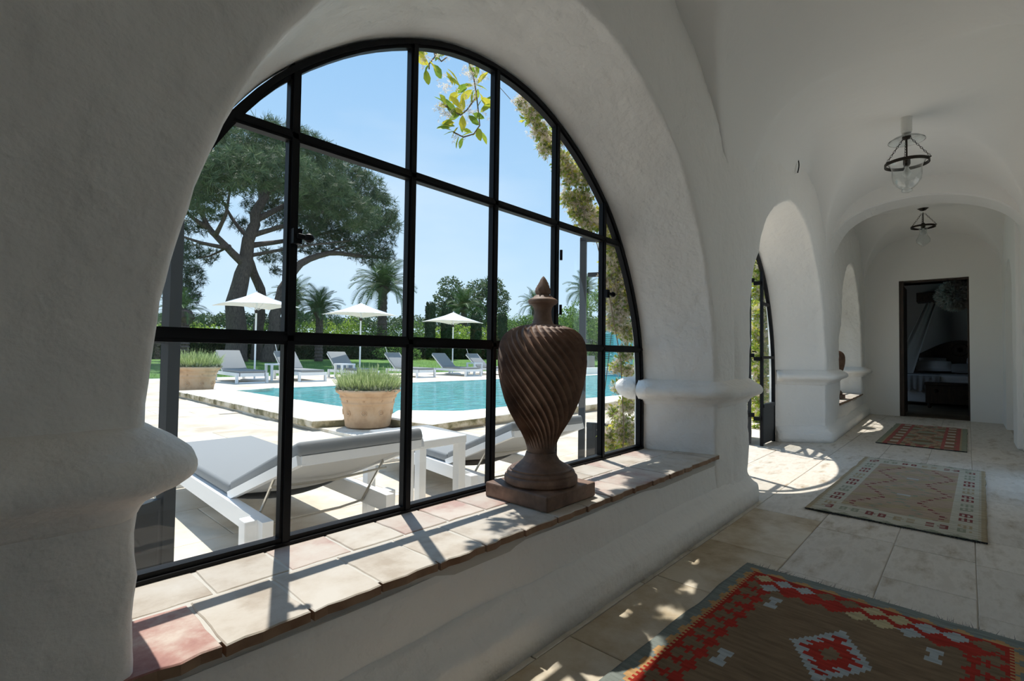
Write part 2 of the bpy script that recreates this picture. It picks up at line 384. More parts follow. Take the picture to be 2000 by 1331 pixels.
def sweep(path, prof, name, m, label, closed=False, noise_a=.5, sub=.06):
    # path in plan; the profile's offset runs to the right of the direction of travel
    P = [Vector(p) for p in path]
    # round corners
    Q = [P[0]]
    for i in range(1, len(P)-1):
        a, c, d = P[i-1], P[i], P[i+1]; u = (a-c).normalized(); v = (d-c).normalized(); r = min(.035, (a-c).length*.4, (d-c).length*.4)
        p0 = c+u*r; p1 = c+v*r
        for t in (0, .25, .5, .75, 1): Q.append(p0*(1-t)**2+c*2*t*(1-t)+p1*t*t)
    Q.append(P[-1])
    R = [Q[0]]
    for a, b_ in zip(Q[:-1], Q[1:]):
        n = max(1, int((b_-a).length/sub)); R += [a+(b_-a)*(k/n) for k in range(1, n+1)]
    V = []; N = len(R); k = len(prof)
    for i, p in enumerate(R):
        t = (R[min(i+1, N-1)]-R[max(i-1, 0)]).normalized(); n = Vector((t.y, -t.x))
        for (o_, z) in prof:
            q = p+n*o_; d = wob(q.x*2, q.y*2, z*2, noise_a)
            V.append((q.x+n.x*d, warp(q.x, q.y+n.y*d), z+d*.4))
    F = []
    for i in range(N-1):
        for j in range(k-1): a = i*k+j; F.append((a, a+k, a+k+1, a+1))
    F += [tuple(range(k)), tuple((N-1)*k+j for j in range(k))[::-1]]
    o = MB().add(V, F).obj(name, m, smooth=True, recalc=True); tag(o, label, kind='structure'); return o
CAP = [(o_*1.12 if o_ > 0 else o_, z_) for o_, z_ in [(-.03,.622),(.002,.628),(.012,.636),(.014,.652),(.020,.664),(.034,.670),(.046,.674),(.052,.684),(.070,.688),(.084,.698),(.092,.714),(.090,.734),(.078,.750),(.058,.762),(.044,.768),(.040,.778),(.026,.786),(.008,.795),(-.03,.80)]]
SK = [(-.03,0),(.070,0),(.070,.05),(.069,.09),(.063,.104),(.050,.112),(.036,.122),(.024,.136),(.012,.156),(.004,.175),(-.03,.185)]
_c = np.array(CAP); _c = resample([tuple(p) for p in _c], 34, 0)
for _ in range(2): _c[2:-2] = .25*_c[1:-3]+.5*_c[2:-2]+.25*_c[3:-1]
CAP = [tuple(p) for p in _c]
piers = [[(-.60,1.50),(-.385,1.07),(.205,1.07),(.21,1.50)], [(2.815,1.50),(2.925,1.07),(3.50,1.07),(3.85,1.50)], [(6.10,1.50),(6.45,1.07),(7.46,1.07),(7.54,1.50)], [(9.82,1.5),(9.90,1.07),(10.33,1.07)]]
for i, p in enumerate(piers):
    sweep(p, CAP, 'trim_%d' % (i+3), PLASTER, ['rounded white plaster capital on the near pier, cut by the frame', 'rounded white plaster capital on the pier beside the big urn', 'rounded white plaster capital on the pier between the iron door and far urn', 'rounded white plaster capital at the end wall'][i], noise_a=.35)
# capitals continue a little outside
ext = [(2.86,1.60),(2.79,1.545)]
for i, (cx, cyy, lab) in enumerate([(2.87, 1.585, 'white rounded capital end outside the window, against the jasmine')]):
    m = MB(); m.lathe([(.02,.655),(.05,.665),(.085,.69),(.105,.725),(.10,.755),(.08,.775),(.05,.79),(.02,.795)], 24, (cx, cyy, 0)); o = m.obj('trim_9', PLASTER, smooth=True); tag(o, lab, kind='structure')
sweep([(-.60,1.50),(-.385,1.07),(3.50,1.07),(3.85,1.50)], SK, 'baseboard_left', PLASTER, 'battered white plaster skirting below the big window', noise_a=.35)
sweep([(6.10,1.50),(6.45,1.07),(10.33,1.07)], SK, 'baseboard_far', PLASTER, 'battered white plaster skirting from the iron door to the end wall', noise_a=.35)

# ------------------------------------------------------------------ vault
CELLS = [(-3.39,-.09,2.85),(-.09,3.21,2.86),(3.21,6.75,2.84),(7.12,10.34,2.94)]
def zcross(x):
    for a, b, ap_ in CELLS:
        if a <= x <= b:
            if 3.21 < x < 4.98: return 2.0+(ap_-2.0)*(1-(1-min(1., (x-3.21)/.75))**2)     # steep haunch towards the first pier
            h = ap_-2.0; hw = (b-a)/2; r = (hw*hw+h*h)/(2*h); dx = x-(a+b)/2
            return ap_-r+math.sqrt(max(0, r*r-dx*dx))
    return 2.0
YR = -.42
def zmain(x, y, apex=2.84):
    yl = YIN+yoff(x)+.01; c = (yl+YR)/2; a = (yl-YR)/2; t = min(1., abs((y-c)/a))
    h = apex-2.0
    return 2.0+h*(1-t**2.5)**(1/2.5)
def zv(x, y):
    ap_ = 2.845 if x < 7.1 else 2.94
    a, b = zmain(x, y, ap_), zcross(x); k = .04
    h = max(0., min(1., .5+.5*(a-b)/k)); m = b*(1-h)+a*h+k*h*(1-h)*.5      # the higher of the two barrels, groins softened
    m = min(m, ap_+.03)
    d = YIN+yoff(x)+.01-y
    if 3.21 < x < 5.6:                          # large rounded fillet between wall and vault in this bay
        r = .5*min(1., (5.6-x)/1.2)
        if d < r: q = r-max(d, 0.); m = max(m-(r-math.sqrt(max(0, r*r-q*q))), a)
    return m+wob(x, y, 1., .5)
def vault(x0, x1, nx, ny=64):
    V = []; F = []
    for i in range(nx+1):
        x = x0+(x1-x0)*i/nx
        for j in range(ny+1):
            # finer near the walls
            s = j/ny; s = .5-.5*math.cos(PI*s); y = YR-.0+(YIN+yoff(x)+.02-YR)*s
            V.append((x, y, zv(x, y)))
    k = ny+1
    for i in range(nx):
        for j in range(ny): a = i*k+j; F.append((a, a+1, a+k+1, a+k))
    return V, F
ce = MB().add(*vault(-4.2, 6.95, 300)); ce.add(*vault(6.95, 10.36, 110))
ceil = ce.obj('ceiling', SMOOTHP, smooth=True); tag(ceil, 'white groin vaulted plaster ceiling', kind='structure')
# transverse rib
rp_ = [(-.58,1.98),(-.46,2.14),(-.415,2.27),(-.35,2.38),(-.26,2.47),(-.12,2.55),(.05,2.61),(.25,2.65),(.45,2.665),(.65,2.65),(.84,2.60),(.98,2.53),(1.08,2.44),(1.14,2.34),(1.17,2.24),(1.21,2.14),(1.30,1.98)]
rs = resample(rp_, 40); V = []; F = []
for (x, zz) in ((6.72, 3.3), (6.72, None), (6.745, 'in'), (7.11, 'in'), (7.13, None), (7.13, 3.3)):
    for (y, z) in rs:
        z2 = 3.3 if zz == 3.3 else (z+.012 if zz is None else z)
        V.append((x, y, z2+ (wob(x, y, z, .3) if zz != 3.3 else 0)))
for i in range(5):
    for j in range(39): a = i*40+j; F.append((a, a+1, a+41, a+40))
tag(MB().add(V, F).obj('trim_7', SMOOTHP, smooth=False, recalc=True), 'white transverse arch across the passage before the last bay', kind='structure')

# ------------------------------------------------------------------ floor
fl = MB().box((-4.2, -.6, -.12), (10.9, 1.62, -.004)).obj('floor', GROUT); tag(fl, 'pale stone floor of the passage', kind='structure')
def slabs(parent, rows, name, mats, gap, z1, th, keep=None, jit=.004, bev=.006, limit=300):
    n = 0
    for (y0, y1, xs) in rows:
        for xa, xb in zip(xs[:-1], xs[1:]):
            if n >= limit: return
            if keep and not keep((xa+xb)/2, (y0+y1)/2): continue
            m = MB(); dz = random.uniform(-.5, .5)*jit; g = gap/2
            c = [(xa+g, y0+g), (xb-g, y0+g), (xb-g, y1-g), (xa+g, y1-g)]
            c = [(x+random.uniform(-1, 1)*gap*.3, y+random.uniform(-1, 1)*gap*.3) for x, y in c]
            i = [(x+(bev if k in (0, 3) else -bev), y+(bev if k < 2 else -bev)) for k, (x, y) in enumerate(c)]
            V = [(x, y, z1-th) for x, y in c]+[(x, y, z1-bev*.6+dz) for x, y in c]+[(x, y, z1+dz+random.uniform(-1, 1)*jit*.2) for x, y in i]
            F = [(0,1,5,4),(1,2,6,5),(2,3,7,6),(3,0,4,7),(4,5,9,8),(5,6,10,9),(6,7,11,10),(7,4,8,11),(8,9,10,11)]
            m.add(V, F); mm = mats((xa+xb)/2, (y0+y1)/2); o = m.obj(name, mm, parent); n += 1
def cuts(x0, x1, a, b):
    xs = [x0]
    while xs[-1] < x1-b*.6: xs.append(xs[-1]+random.uniform(a, b))
    xs[-1] = x1; return xs
rows = []
ys = [-.42,-.02,.28,.62,.98,1.42,1.9]
for y0, y1 in zip(ys[:-1], ys[1:]): rows.append((y0, y1, cuts(-1.2, 10.4, .42, .78)))
def fmat(x, y):
    if .6 < y < 1.1 and 1.0 < x < 3.4: return STAIN
    return STONE
slabs(fl, rows, 'floor_slab', fmat, .004, .0, .02, jit=.0012, bev=.003, keep=lambda x, y: y < 1.25 or (3.6 < x < 6.4))

# ------------------------------------------------------------------ other walls
wr = MB()
def cellwall(m, x0, x1, ox0, ox1, spring, apex, y, yd, top=3.3):
    # wall at y with an arched recess down to y-yd
    n = 24; cx = (ox0+ox1)/2; hw = (ox1-ox0)/2
    pts = [(ox0, 0.0)]+[(cx-hw*math.cos(PI*k/n), spring+(apex-spring)*math.sin(PI*k/n)) for k in range(n+1)]+[(ox1, 0.)]
    top_pts = [(x0, 0)]+[(x0+(x1-x0)*k/n, top) for k in range(n+1)]+[(x1, 0)]
    k = len(pts); V = [(a, y, b) for a, b in top_pts]+[(a, y, b) for a, b in pts]+[(a, y-yd, b) for a, b in pts]
    F = [(i, i+1, k+i+1, k+i) for i in range(k-1)]+[(k+i, k+i+1, 2*k+i+1, 2*k+i) for i in range(k-1)]+[tuple(range(2*k, 3*k))]
    m.add(V, F)
wr.box((-1.2,YR-.3,0),(4.8,YR,3.3)).box((5.9,YR-.3,0),(7.5,YR,3.3)).box((4.8,YR-.3,2.15),(5.9,YR,3.3))  # gap is an unseen opening, added to let skylight into the passage
cellwall(wr, 7.5, 10.4, 8.1, 9.5, 1.75, 2.2, YR+.038, .30)
o = wr.obj('wall_right', SMOOTHP, recalc=True); tag(o, 'smooth white wall with a shallow arched recess near the end', kind='structure')
tag(MB().box((7.42,YR-.03,0),(7.62,YR+.042,2.9)).obj('trim_8', SMOOTHP, bevel=.02), 'white pilaster on the wall opposite the far window', kind='structure')
# end wall with doorway
DY0, DY1, DZ, XE = -.025, .825, 2.215, 10.3
we = MB()
we.box((XE, YR-.4, 0), (XE+.25, DY0, 3.4)); we.box((XE, DY1, 0), (XE+.25, 1.75, 3.4)); we.box((XE, DY0, DZ), (XE+.25, DY1, 3.4))
tag(we.obj('wall_end', SMOOTHP), 'white end wall with the dark bedroom doorway', kind='structure')
tag(MB().box((-1.25,-.6,0),(-1.05,1.5,3.4)).obj('rear_light_block', DARKWOOD), 'unseen dark partition added behind the viewer to darken the near end', kind='structure')  # out of view; added dark so less light reaches the near pier
dj = MB(); dj.box((XE+.10,DY0,0),(XE+.17,DY0+.022,DZ)); dj.box((XE+.04,DY1-.055,0),(XE+.20,DY1,DZ)); dj.box((XE+.08,DY0,DZ-.03),(XE+.18,DY1,DZ))
d = empty('door_3', (0,0,0)); tag(d, 'open dark wooden bedroom door frame in the end wall', kind='structure')
dj.obj('door_frame', DARKWOOD, d)
MB().box((XE+.22,DY1-.035,.01),(XE+.98,DY1,DZ-.04)).obj('door_leaf', DARKWOOD, d, bevel=.004)
tag(MB().box((-4.4,-.8,3.3),(11.0,1.72,3.5)).obj('sun_block_slab', SMOOTHP), 'unseen flat slab added over the vault to block the sun', kind='structure')  # out of view, added above the vault to keep the sun out
# bedroom shell
br = MB(); X0, X1, Y0, Y1, H = XE+.25, 15.6, -2.2, 2.6, 2.75
br.add([(X1,Y0,0),(X1,Y1,0),(X1,Y1,H),(X1,Y0,H),(X0,Y0,0),(X0,Y1,0),(X0,Y1,H),(X0,Y0,H)], [(0,1,2,3),(0,4,7,3),(3,2,6,7)])
br.box((X0,Y1,0),(11.3,Y1+.2,H)).box((13.0,Y1,0),(X1,Y1+.2,H)).box((11.3,Y1,0),(13.0,Y1+.2,.7)).box((11.3,Y1,2.1),(13.0,Y1+.2,H))  # side wall with an unseen window opening, added to brighten the bedroom
br.add([(X0,Y0,0),(X0,DY0,0),(X0,DY0,H),(X0,Y0,H),(X0,DY1,0),(X0,Y1,0),(X0,Y1,H),(X0,DY1,H)], [(0,1,2,3),(4,5,6,7)])
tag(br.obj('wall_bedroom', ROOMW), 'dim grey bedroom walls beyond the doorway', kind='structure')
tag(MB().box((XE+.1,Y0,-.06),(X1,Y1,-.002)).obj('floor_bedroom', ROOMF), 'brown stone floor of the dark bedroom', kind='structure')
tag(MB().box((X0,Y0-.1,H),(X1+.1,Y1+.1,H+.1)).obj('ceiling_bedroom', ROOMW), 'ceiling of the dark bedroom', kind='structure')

# ------------------------------------------------------------------ window with glazing bars
def arch_fn(half, hw, apex):
    k = hw/half[-1][0]; a0 = half[0][1]
    xs = [d*k for d, z in half][:14]; zs = [.8+(z-.8)*(apex-.8)/(a0-.8) for d, z in half][:14]
    def f(dx):
        dx = abs(dx)
        if dx >= xs[-1]: return zs[-1]-.0 if dx < hw else 0
        return float(np.interp(dx, xs, zs))
    return f
def ring(mb, outer, t, y0, y1):
    P = np.array(outer); tt = np.gradient(P, axis=0); n = np.c_[-tt[:, 1], tt[:, 0]]; n /= np.linalg.norm(n, axis=1)[:, None]
    if n[len(P)//2][1] > 0: n = -n
    Q = P+n*t; k = len(P)
    V = [(a, y0, b) for a, b in P]+[(a, y0, b) for a, b in Q]+[(a, y1, b) for a, b in P]+[(a, y1, b) for a, b in Q]
    F = []
    for i in range(k-1):
        F += [(i, i+1, k+i+1, k+i), (2*k+i, 3*k+i, 3*k+i+1, 2*k+i+1), (k+i, k+i+1, 3*k+i+1, 3*k+i), (i, 2*k+i, 2*k+i+1, i+1)]
    F += [(0, k, 3*k, 2*k), (k-1, 3*k-1, 4*k-1, 2*k-1)]
    mb.add(V, F)
def iron_window(name, label, cx, hw, apex, y, zb, zmid, zup, pane, nm=5):
    e_ = empty(name, (cx, y, zb)); tag(e_, label, kind='structure')
    def P(o): o.location = (-cx, -y, -zb); return o
    prof = [p for p in profile(HALF_OUT, cx, hw, apex) if p[1] >= zb]
    prof = [(prof[0][0], zb)]+prof+[(prof[-1][0], zb)]
    prof = [tuple(p) for p in resample(prof, 70)]
    fr = MB(); ring(fr, prof, .027, y-.018, y+.012); ring(fr, prof, .017, y-.028, y-.018)
    fr.box((cx-hw, y-.020, zb-.004), (cx+hw, y+.012, zb+.022)); fr.box((cx-hw, y-.030, zb-.004), (cx+hw, y-.020, zb+.009))
    P(fr.obj('frame', IRON, e_, recalc=True))
    f = arch_fn(HALF_OUT, hw, apex)
    xs = [cx+(i-(nm+1)/2)*pane for i in range(1, nm+1)]
    for i, x in enumerate(xs):
        m = MB(); zt = f(x-cx)-.01; ww = .032
        m.box((x-ww/2, y-.018, zb), (x+ww/2, y+.008, zt))
        m.box((x-.009, y-.026, zb), (x+.009, y-.018, zt)); 
        if i in (0, 4): m.box((x-.004, y-.0195, zb), (x+.0, y-.018, zt))
        P(m.obj('mullion', IRON, e_))
    for z, d in ((zmid, .038), (zup, .032)):
        lim = [cx-hw+.01, cx+hw-.01]
        if z > 1: 
            zz = np.linspace(0, hw, 200); lim_ = max(t for t in zz if f(t) >= z); lim = [cx-lim_, cx+lim_]
        m = MB(); m.box((lim[0], y-.021, z-d/2), (lim[1], y+.008, z+d/2)); m.box((lim[0], y-.026, z-.008), (lim[1], y-.021, z+.008)); P(m.obj('transom', IRON, e_))
    bx = [cx-hw]+xs+[cx+hw]; bz = [(zb+.03, zmid), (zmid, zup), (zup, apex)]
    for z0, z1 in bz:
        for xa, xb in zip(bx[:-1], bx[1:]):
            top = []
            for x in np.linspace(xa, xb, 13):
                t = min(z1, f(x-cx)-.012)
                if t > z0+.004: top.append((x, t))
            if len(top) < 2: continue
            poly = [(top[0][0], z0)]+top+[(top[-1][0], z0)]
            me = MB().add([(a, y, b) for a, b in poly], [tuple(range(len(poly)))]); P(me.obj('glass_pane', GLASS, e_))
    for x, z in ((xs[0]+.012, 1.27), (xs[-1]+.012, 1.27)) if nm == 5 else ():
        m = MB(); m.box((x-.02, y-.045, z-.022), (x+.006, y-.02, z+.022)); m.tube([(x-.006, y-.03, z), (x-.006, y-.05, z), (x+.018, y-.055, z-.003)], .008, 8)
        m.lathe([(.004,-.014),(.013,-.008),(.016,0),(.013,.008),(.004,.014)], 12, (x+.022, y-.055, z-.003)); P(m.obj('latch', IRON, e_, recalc=True))
    for z in (.6, 1.15, 1.42) if nm == 5 else ():
        m = MB(); x = xs[3]+.02; m.tube([(x, y-.03, z-.025), (x, y-.03, z+.025)], .007, 8); P(m.obj('hinge', IRON, e_))
    return e_
iron_window('window_1', 'large round-arched black iron window of eighteen panes facing the pool', 1.504, 1.314, 2.172, 1.5, .362, .968, 1.574, .4307)
iron_window('window_2', 'far round-arched black iron window behind the second urn', 8.68, 1.14, 2.20, 1.50+yoff(8.68), .362, .968, 1.574, .37)

# ------------------------------------------------------------------ window sills of clay tiles
def sill(name, label, x0, x1, pitch, y0, y1, red=None, shear=0.):
    e_ = empty(name, (x0, y0, .33)); tag(e_, label, kind='structure')
    bed = MB(); bed.add([(x0,y0+.012,.30),(x1,y0+.012+shear,.30),(x1,y1+.03+shear,.30),(x0,y1+.03,.30),(x0,y0+.012,.3592),(x1,y0+.012+shear,.3592),(x1,y1+.03+shear,.3592),(x0,y1+.03,.3592)], [(0,3,2,1),(4,5,6,7),(0,1,5,4),(1,2,6,5),(2,3,7,6),(3,0,4,7)])
    o = bed.obj('mortar_bed', MORTAR, e_); o.location = (-x0,-y0,-.33)
    ym = (y0+y1)/2+.012; k = 0
    for row, (ya, yb, off) in enumerate(((y0-.012, ym, .0), (ym, y1+.02, -.12))):
        x = x0+off
        while x < x1:
            xa = max(x, x0)+.0035; xb = min(x+pitch, x1)-.0035; x += pitch
            if xb-xa < .03: continue
            j = lambda s=.004: random.uniform(-s, s)
            g = .005; th = .023; n = 5
            # slightly ragged tile outline
            out = []
            for t in range(n): out.append((xa+(xb-xa)*t/n, ya+g+(random.uniform(-.007, .005) if row == 0 else j(.002))))
            for t in range(n): out.append((xb+j(.002), ya+g+(yb-ya-2*g)*t/n))
            for t in range(n): out.append((xb-(xb-xa)*t/n, yb-g+j(.002)))
            for t in range(n): out.append((xa+j(.002), yb-g-(yb-ya-2*g)*t/n))
            sh = lambda px: shear*(px-x0)/(x1-x0)
            K = len(out); cx = (xa+xb)/2; cy_ = (ya+yb)/2; dz = random.uniform(-.0015, .0015)
            V = [(a, b+sh(a), .362-th) for a, b in out]+[(a, b+sh(a), .3595+dz) for a, b in out]+[(cx+(a-cx)*.972, cy_+(b-cy_)*.975+sh(a), .362+dz+j(.0005)) for a, b in out]
            F = [(i, (i+1) % K, K+(i+1) % K, K+i) for i in range(K)]+[(K+i, K+(i+1) % K, 2*K+(i+1) % K, 2*K+i) for i in range(K)]+[tuple(range(2*K, 3*K))]
            mi = [1]*K+[0]*(K+1)
            mb = MB().add(V, F); mb.mi = mi
            c = random.random()
            tm = TILES[2] if (row == 0 and abs((xa+xb)/2-.26) < .1) else (TILES[1] if c < .38 else TILES[0])
            o = mb.obj('sill_tile', [tm, CLAYEDGE], e_); o.location = (-x0,-y0,-.33); k += 1
sill('sill_1', 'two rows of worn cream and pink clay tiles on the sill of the big window', .172, 2.95, .177, 1.07, 1.5)
sill('sill_2', 'worn clay tiled sill under the far window', 7.44, 9.93, .177, 1.07+yoff(7.44), 1.5+yoff(7.44), shear=.077)

# ------------------------------------------------------------------ urns
BODY = [(.0565,.515),(.0556,.54),(.060,.565),(.068,.588),(.083,.618),(.1035,.65),(.128,.693),(.1475,.736),(.161,.779),(.171,.82),(.178,.862),(.1805,.905),(.1785,.945),(.173,.975),(.164,.997),(.150,1.015),(.129,1.031),(.10,1.042),(.07,1.049),(.05,1.051)]
def interp(prof, z):
    zs = [p[1] for p in prof]; rs_ = [p[0] for p in prof]; return float(np.interp(z, zs, rs_))
def make_urn(label):
    u = empty('urn', (0, 0, 0)); tag(u, label, 'urn', 'carved clay urns on the window sills')
    B0 = .362
    pl = MB().box((-.157,-.157,0),(.157,.157,.058)); 
    bm_ = pl.obj('plinth', TERRA, u, bevel=.006, seg=2)
    ft = MB().lathe([(.0,.058),(.140,.058),(.146,.066),(.147,.078),(.145,.088),(.136,.094),(.137,.100),(.133,.108),(.124,.111),(.124,.117),(.112,.121),(.104,.127),(.09,.134),(.075,.145),(.066,.160),(.06,.178)], 48)
    ft.obj('foot', TERRA, u)
    n = 384; rows_ = 110; V = []; F = []; NF = 32
    for i in range(rows_+1):
        z = .515+(1.050-.515)*i/rows_; r = interp(BODY, z)
        amp = .0135*min(1, max(0, (z-.56)/.07))*min(1, max(.6, (1.052-z)/.02))
        tw = 2.35*(1-((z-.515)/.535))**.85+.0
        for k in range(n):
            th = 2*PI*k/n+tw; p = (k*NF/n+.5/12) % 1.
            s = (p/.80 if p < .80 else (1-p)/.20)   # raised, slanting flute
            rr = r-amp*(1-s**2.0)*1.2
            V.append((rr*math.cos(th), rr*math.sin(th), z-B0))
    for i in range(rows_):
        for k in range(n): F.append((i*n+k, i*n+(k+1) % n, (i+1)*n+(k+1) % n, (i+1)*n+k))
    MB().add(V, F).obj('fluted_body', TERRA, u, smooth=False)
    nk = MB().lathe([(a, b-B0) for a, b in [(.06,1.045),(.043,1.056),(.038,1.07),(.035,1.09),(.0345,1.105),(.038,1.120),(.046,1.130),(.048,1.135)]], 36); nk.obj('neck', TERRA, u, smooth=True)
    ld = MB().lathe([(a, b-B0) for a, b in [(.03,1.128),(.055,1.133),(.0605,1.142),(.059,1.150),(.050,1.156),(.040,1.160),(.036,1.166),(.028,1.170)]], 36); l_ = ld.obj('lid', TERRA, u, smooth=True)
    V = []; F = []; n2 = 48
    fp = [(.026,1.168),(.033,1.176),(.0345,1.186),(.032,1.197),(.027,1.208),(.021,1.220),(.014,1.232),(.007,1.242),(.001,1.248)]
    for i, (r, z) in enumerate(fp):
        for k in range(n2):
            th = 2*PI*k/n2; rr = r*(1-.24*abs(math.sin((th*3.5+i*.55))))
            V.append((rr*math.cos(th)+.002*i/8, rr*math.sin(th), z-B0))
    for i in range(len(fp)-1):
        for k in range(n2): F.append((i*n2+k, i*n2+(k+1) % n2, (i+1)*n2+(k+1) % n2, (i+1)*n2+k))
    MB().add(V, F).obj('flame_finial', TERRA, l_, smooth=True)
    return u
urn = make_urn('tall brown twisted-flute urn with flame finial on the near tiled sill'); urn.location = (1.567, 1.268, .362)
urn2 = copy_tree(urn); urn2.location = (8.33, 1.45, .362); tag(urn2, 'dark urn half hidden behind the far white pier', 'urn', 'carved clay urns on the window sills')

# ------------------------------------------------------------------ rugs (kilims woven as stepped cells)
def wool(name, c):
    return mat(name, rough=.95, cols=[tuple(v*.72 for v in c), c, tuple(min(1, v*1.22) for v in c)], noise_s=7, stretch=(9, 1.2, 1), bump=[(160, .5, .002)], spec=.1, contrast=(.3,.7))
WOOL = {k: wool('wool_'+k, c) for k, c in dict(grey=(.20,.22,.20), orange=(.46,.27,.12), red=(.36,.035,.022), cream=(.46,.38,.22), white=(.37,.39,.38), brown=(.20,.135,.08),
        ivory=(.44,.41,.33), dust=(.36,.27,.20), maroon=(.20,.06,.055), sage=(.25,.26,.19), rose=(.33,.10,.085), tan=(.34,.27,.17), dark=(.03,.03,.03)).items()}
WK = list(WOOL)
def rug1(u, v, L, Wd):
    du, dv = min(u, L-u), min(v, Wd-v)
    if du < .038 or dv < .026: return 'grey'
    if du < .078 and dv >= du*.7: return 'orange' if abs(((v/.095) % 1)-.5)*2 < (du-.038)/.04*1.0 else 'grey'
    if dv < .056: return 'orange' if abs(((u/.085) % 1)-.5)*2 < (dv-.026)/.03*1.2 else 'grey'
    if dv < .0665 and du > .078: return 'red' if int(u/.0105) % 2 else 'orange'
    if du < .235 or dv < .170:
        end = du < .235 and dv > du*.62
        if end: t = (du-.082)/.076; s = v/.074
        else: t = (dv-.068)/.050; s = u/.082
        k = int(t); tt = t-k-.5; so = s+(.5 if k % 2 else 0); i = int(math.floor(so)); ss = so-i-.5
        if abs(tt)+abs(ss) < .52:
            if end: return ['cream','cream','white','white','brown','brown','cream','cream','white','white','brown','brown'][(i-(0 if k == 0 else 0)) % 12] if k == 0 or (i % 6) in (1, 2, 0) else 'red'
            return 'brown' if k == 0 else 'red'
        if k >= 1 and t > 1.5: return 'brown'
        return 'red' if k == 0 or end else 'brown'
    for c in (.53, 1.14, 1.75):
        a, b = abs(u-c)/.190, abs(v-.43)/.110
        if a+b < 1:
            if a+b < .27: return 'brown'
            lim = .80-a*.95
            if (int((u-c)/.0105+60) // 2) % 2: lim -= .20
            return 'red' if b < lim and a < .72 else 'white'
    for cu in (.31, .79, 1.40, 1.95):
        for cv in (.20, .66):
            a, b = abs(u-cu), abs(v-cv)
            if a < .045 and b < .022 and not (a < .018 and b > .012) : return 'white'
    return 'brown'
def rug2(u, v, L, Wd):
    du, dv = min(u, L-u), min(v, Wd-v)
    if dv < .02: return 'tan'
    if dv < .035: return 'ivory' if int(u/.011) % 3 else 'tan'
    if du < .05: return 'sage' if abs(((v/.10) % 1)-.5)*2 > du/.05 else 'ivory'
    if du < .25 or dv < .15:
        if du < .25 and dv > du*.5: s = v/.135; t = (du-.15)/.045; ww = .135
        else: s = u/.27; t = (dv-.092)/.03; ww = .27
        i = int(s); ss = (s-i-.5)
        if abs(ss) < .36 and abs(t) < 1:
            # a hooked double figure
            q = abs(ss)/.36; hit = (abs(t) < .22 and q > .15) or (abs(abs(t)-.75) < .25 and .25 < q < .9) or (q > .8 and abs(t) < .8) or (.3 < q < .42 and abs(t) < .7)
            if hit: return ['maroon','sage','maroon','tan'][i % 4]
        return 'ivory'
    # zigzag of small blocks
    z = abs(((u/.62) % 1)-.5)*2
    for off, col in ((.16, 'maroon'), (-.16, 'maroon'), (.05, 'sage'), (-.05, 'tan')):
        c = Wd/2+off+(.07 if off > 0 else -.07)*(z*2-1)
        if abs(v-c) < .013:
            if col == 'maroon': return 'maroon' if int(u/.033) % 2 else 'dust'
            return 'dust' if int(u/.04) % 2 else 'sage'
    if abs(v-Wd/2) < .035 and abs(((u/.62) % 1)-.25) < .03: return 'white'
    return 'dust' if ((u*1.7+v) % .5) < .33 else 'tan'
def rug3(u, v, L, Wd):
    du, dv = min(u, L-u), min(v, Wd-v)
    if dv < .04: return 'sage'
    if dv < .06: return 'tan'
    if dv < .215:
        t = (dv-.1375)/.078
        if abs(t) > .55: return 'rose'
        s = u/.30; ss = abs(s-int(s)-.5)
        if ss < .18 and abs(abs(t)-.25) < .2: return 'ivory'
        return 'brown' if ss > .3 else 'rose'
    if du < .10: return 'rose' if int(v/.05) % 2 else 'tan'
    z = abs(((u/.9) % 1)-.5)*2; c = abs(abs(v-Wd/2)-(.16*z))
    if c < .018: return 'tan'
    if c < .04: return 'rose' if int(u/.07) % 2 else 'dust'
    return 'sage' if ((u*1.1) % .4) < .2 else 'brown'
def rug(fn, name, label, x1, ytop, L, Wd, rot, cell, curl=.0):
    nu, nv = int(round(L/cell)), int(round(Wd/cell)); V = []; F = []; mi = []
    for i in range(nu+1):
        for j in range(nv+1):
            u, v = i*cell, j*cell
            z = .010+.0035*nz3(u, v, 0, 3.2)+.0015*nz3(u, v, 2, 11)
            edge = .006*nz3(u, 0, 5, 5)*(1 if j in (0, nv) else 0)
            V.append((-u+.006*nz3(0, v, 3, 5)*(1 if i in (0, nu) else 0), -v+edge, z))
    k = nv+1
    for i in range(nu):
        for j in range(nv):
            a = i*k+j; F.append((a, a+k, a+k+1, a+1)); mi.append(WK.index(fn((i+.5)*cell, (j+.5)*cell, L, Wd)))
    # hem so the cloth has thickness
    rim = [i*k for i in range(nu+1)]+[nu*k+j for j in range(1, nv+1)]+[i*k+nv for i in range(nu-1, -1, -1)]+[j for j in range(nv-1, 0, -1)]
    b0 = len(V); V += [(V[r][0], V[r][1], .0015) for r in rim]; n = len(rim)
    for i in range(n): F.append((rim[i], b0+i, b0+(i+1) % n, rim[(i+1) % n])); mi.append(WK.index('dark'))
    e_ = empty(name, (x1, ytop, 0), rot); tag(e_, label, 'rug', 'flat woven rugs along the passage floor')
    npmesh('woven_cloth', V, F, list(WOOL.values()), e_, mi=mi)
    for end in (0, 1):
        P = []; 
        for i in range(int(Wd/.0035)):
            y = -i*.0035; x = (0 if end == 0 else -L)
            P.append((x, y, .008))
        P = np.array(P); d = np.tile([1. if end == 0 else -1., 0, -.12], (len(P), 1)); R = rand_rot(len(P), d, .38)
        o = scatter('fringe', BLADE[0], BLADE[1], P, R, .022+.022*rng.random(len(P)), YARN, e_); o['kind'] = 'stuff'
    return e_
rug(rug1, 'kilim_rug', 'red, brown and grey rug with stepped diamonds nearest the viewer', 2.385, .735, 2.2575, .8925, -.035, .0105)
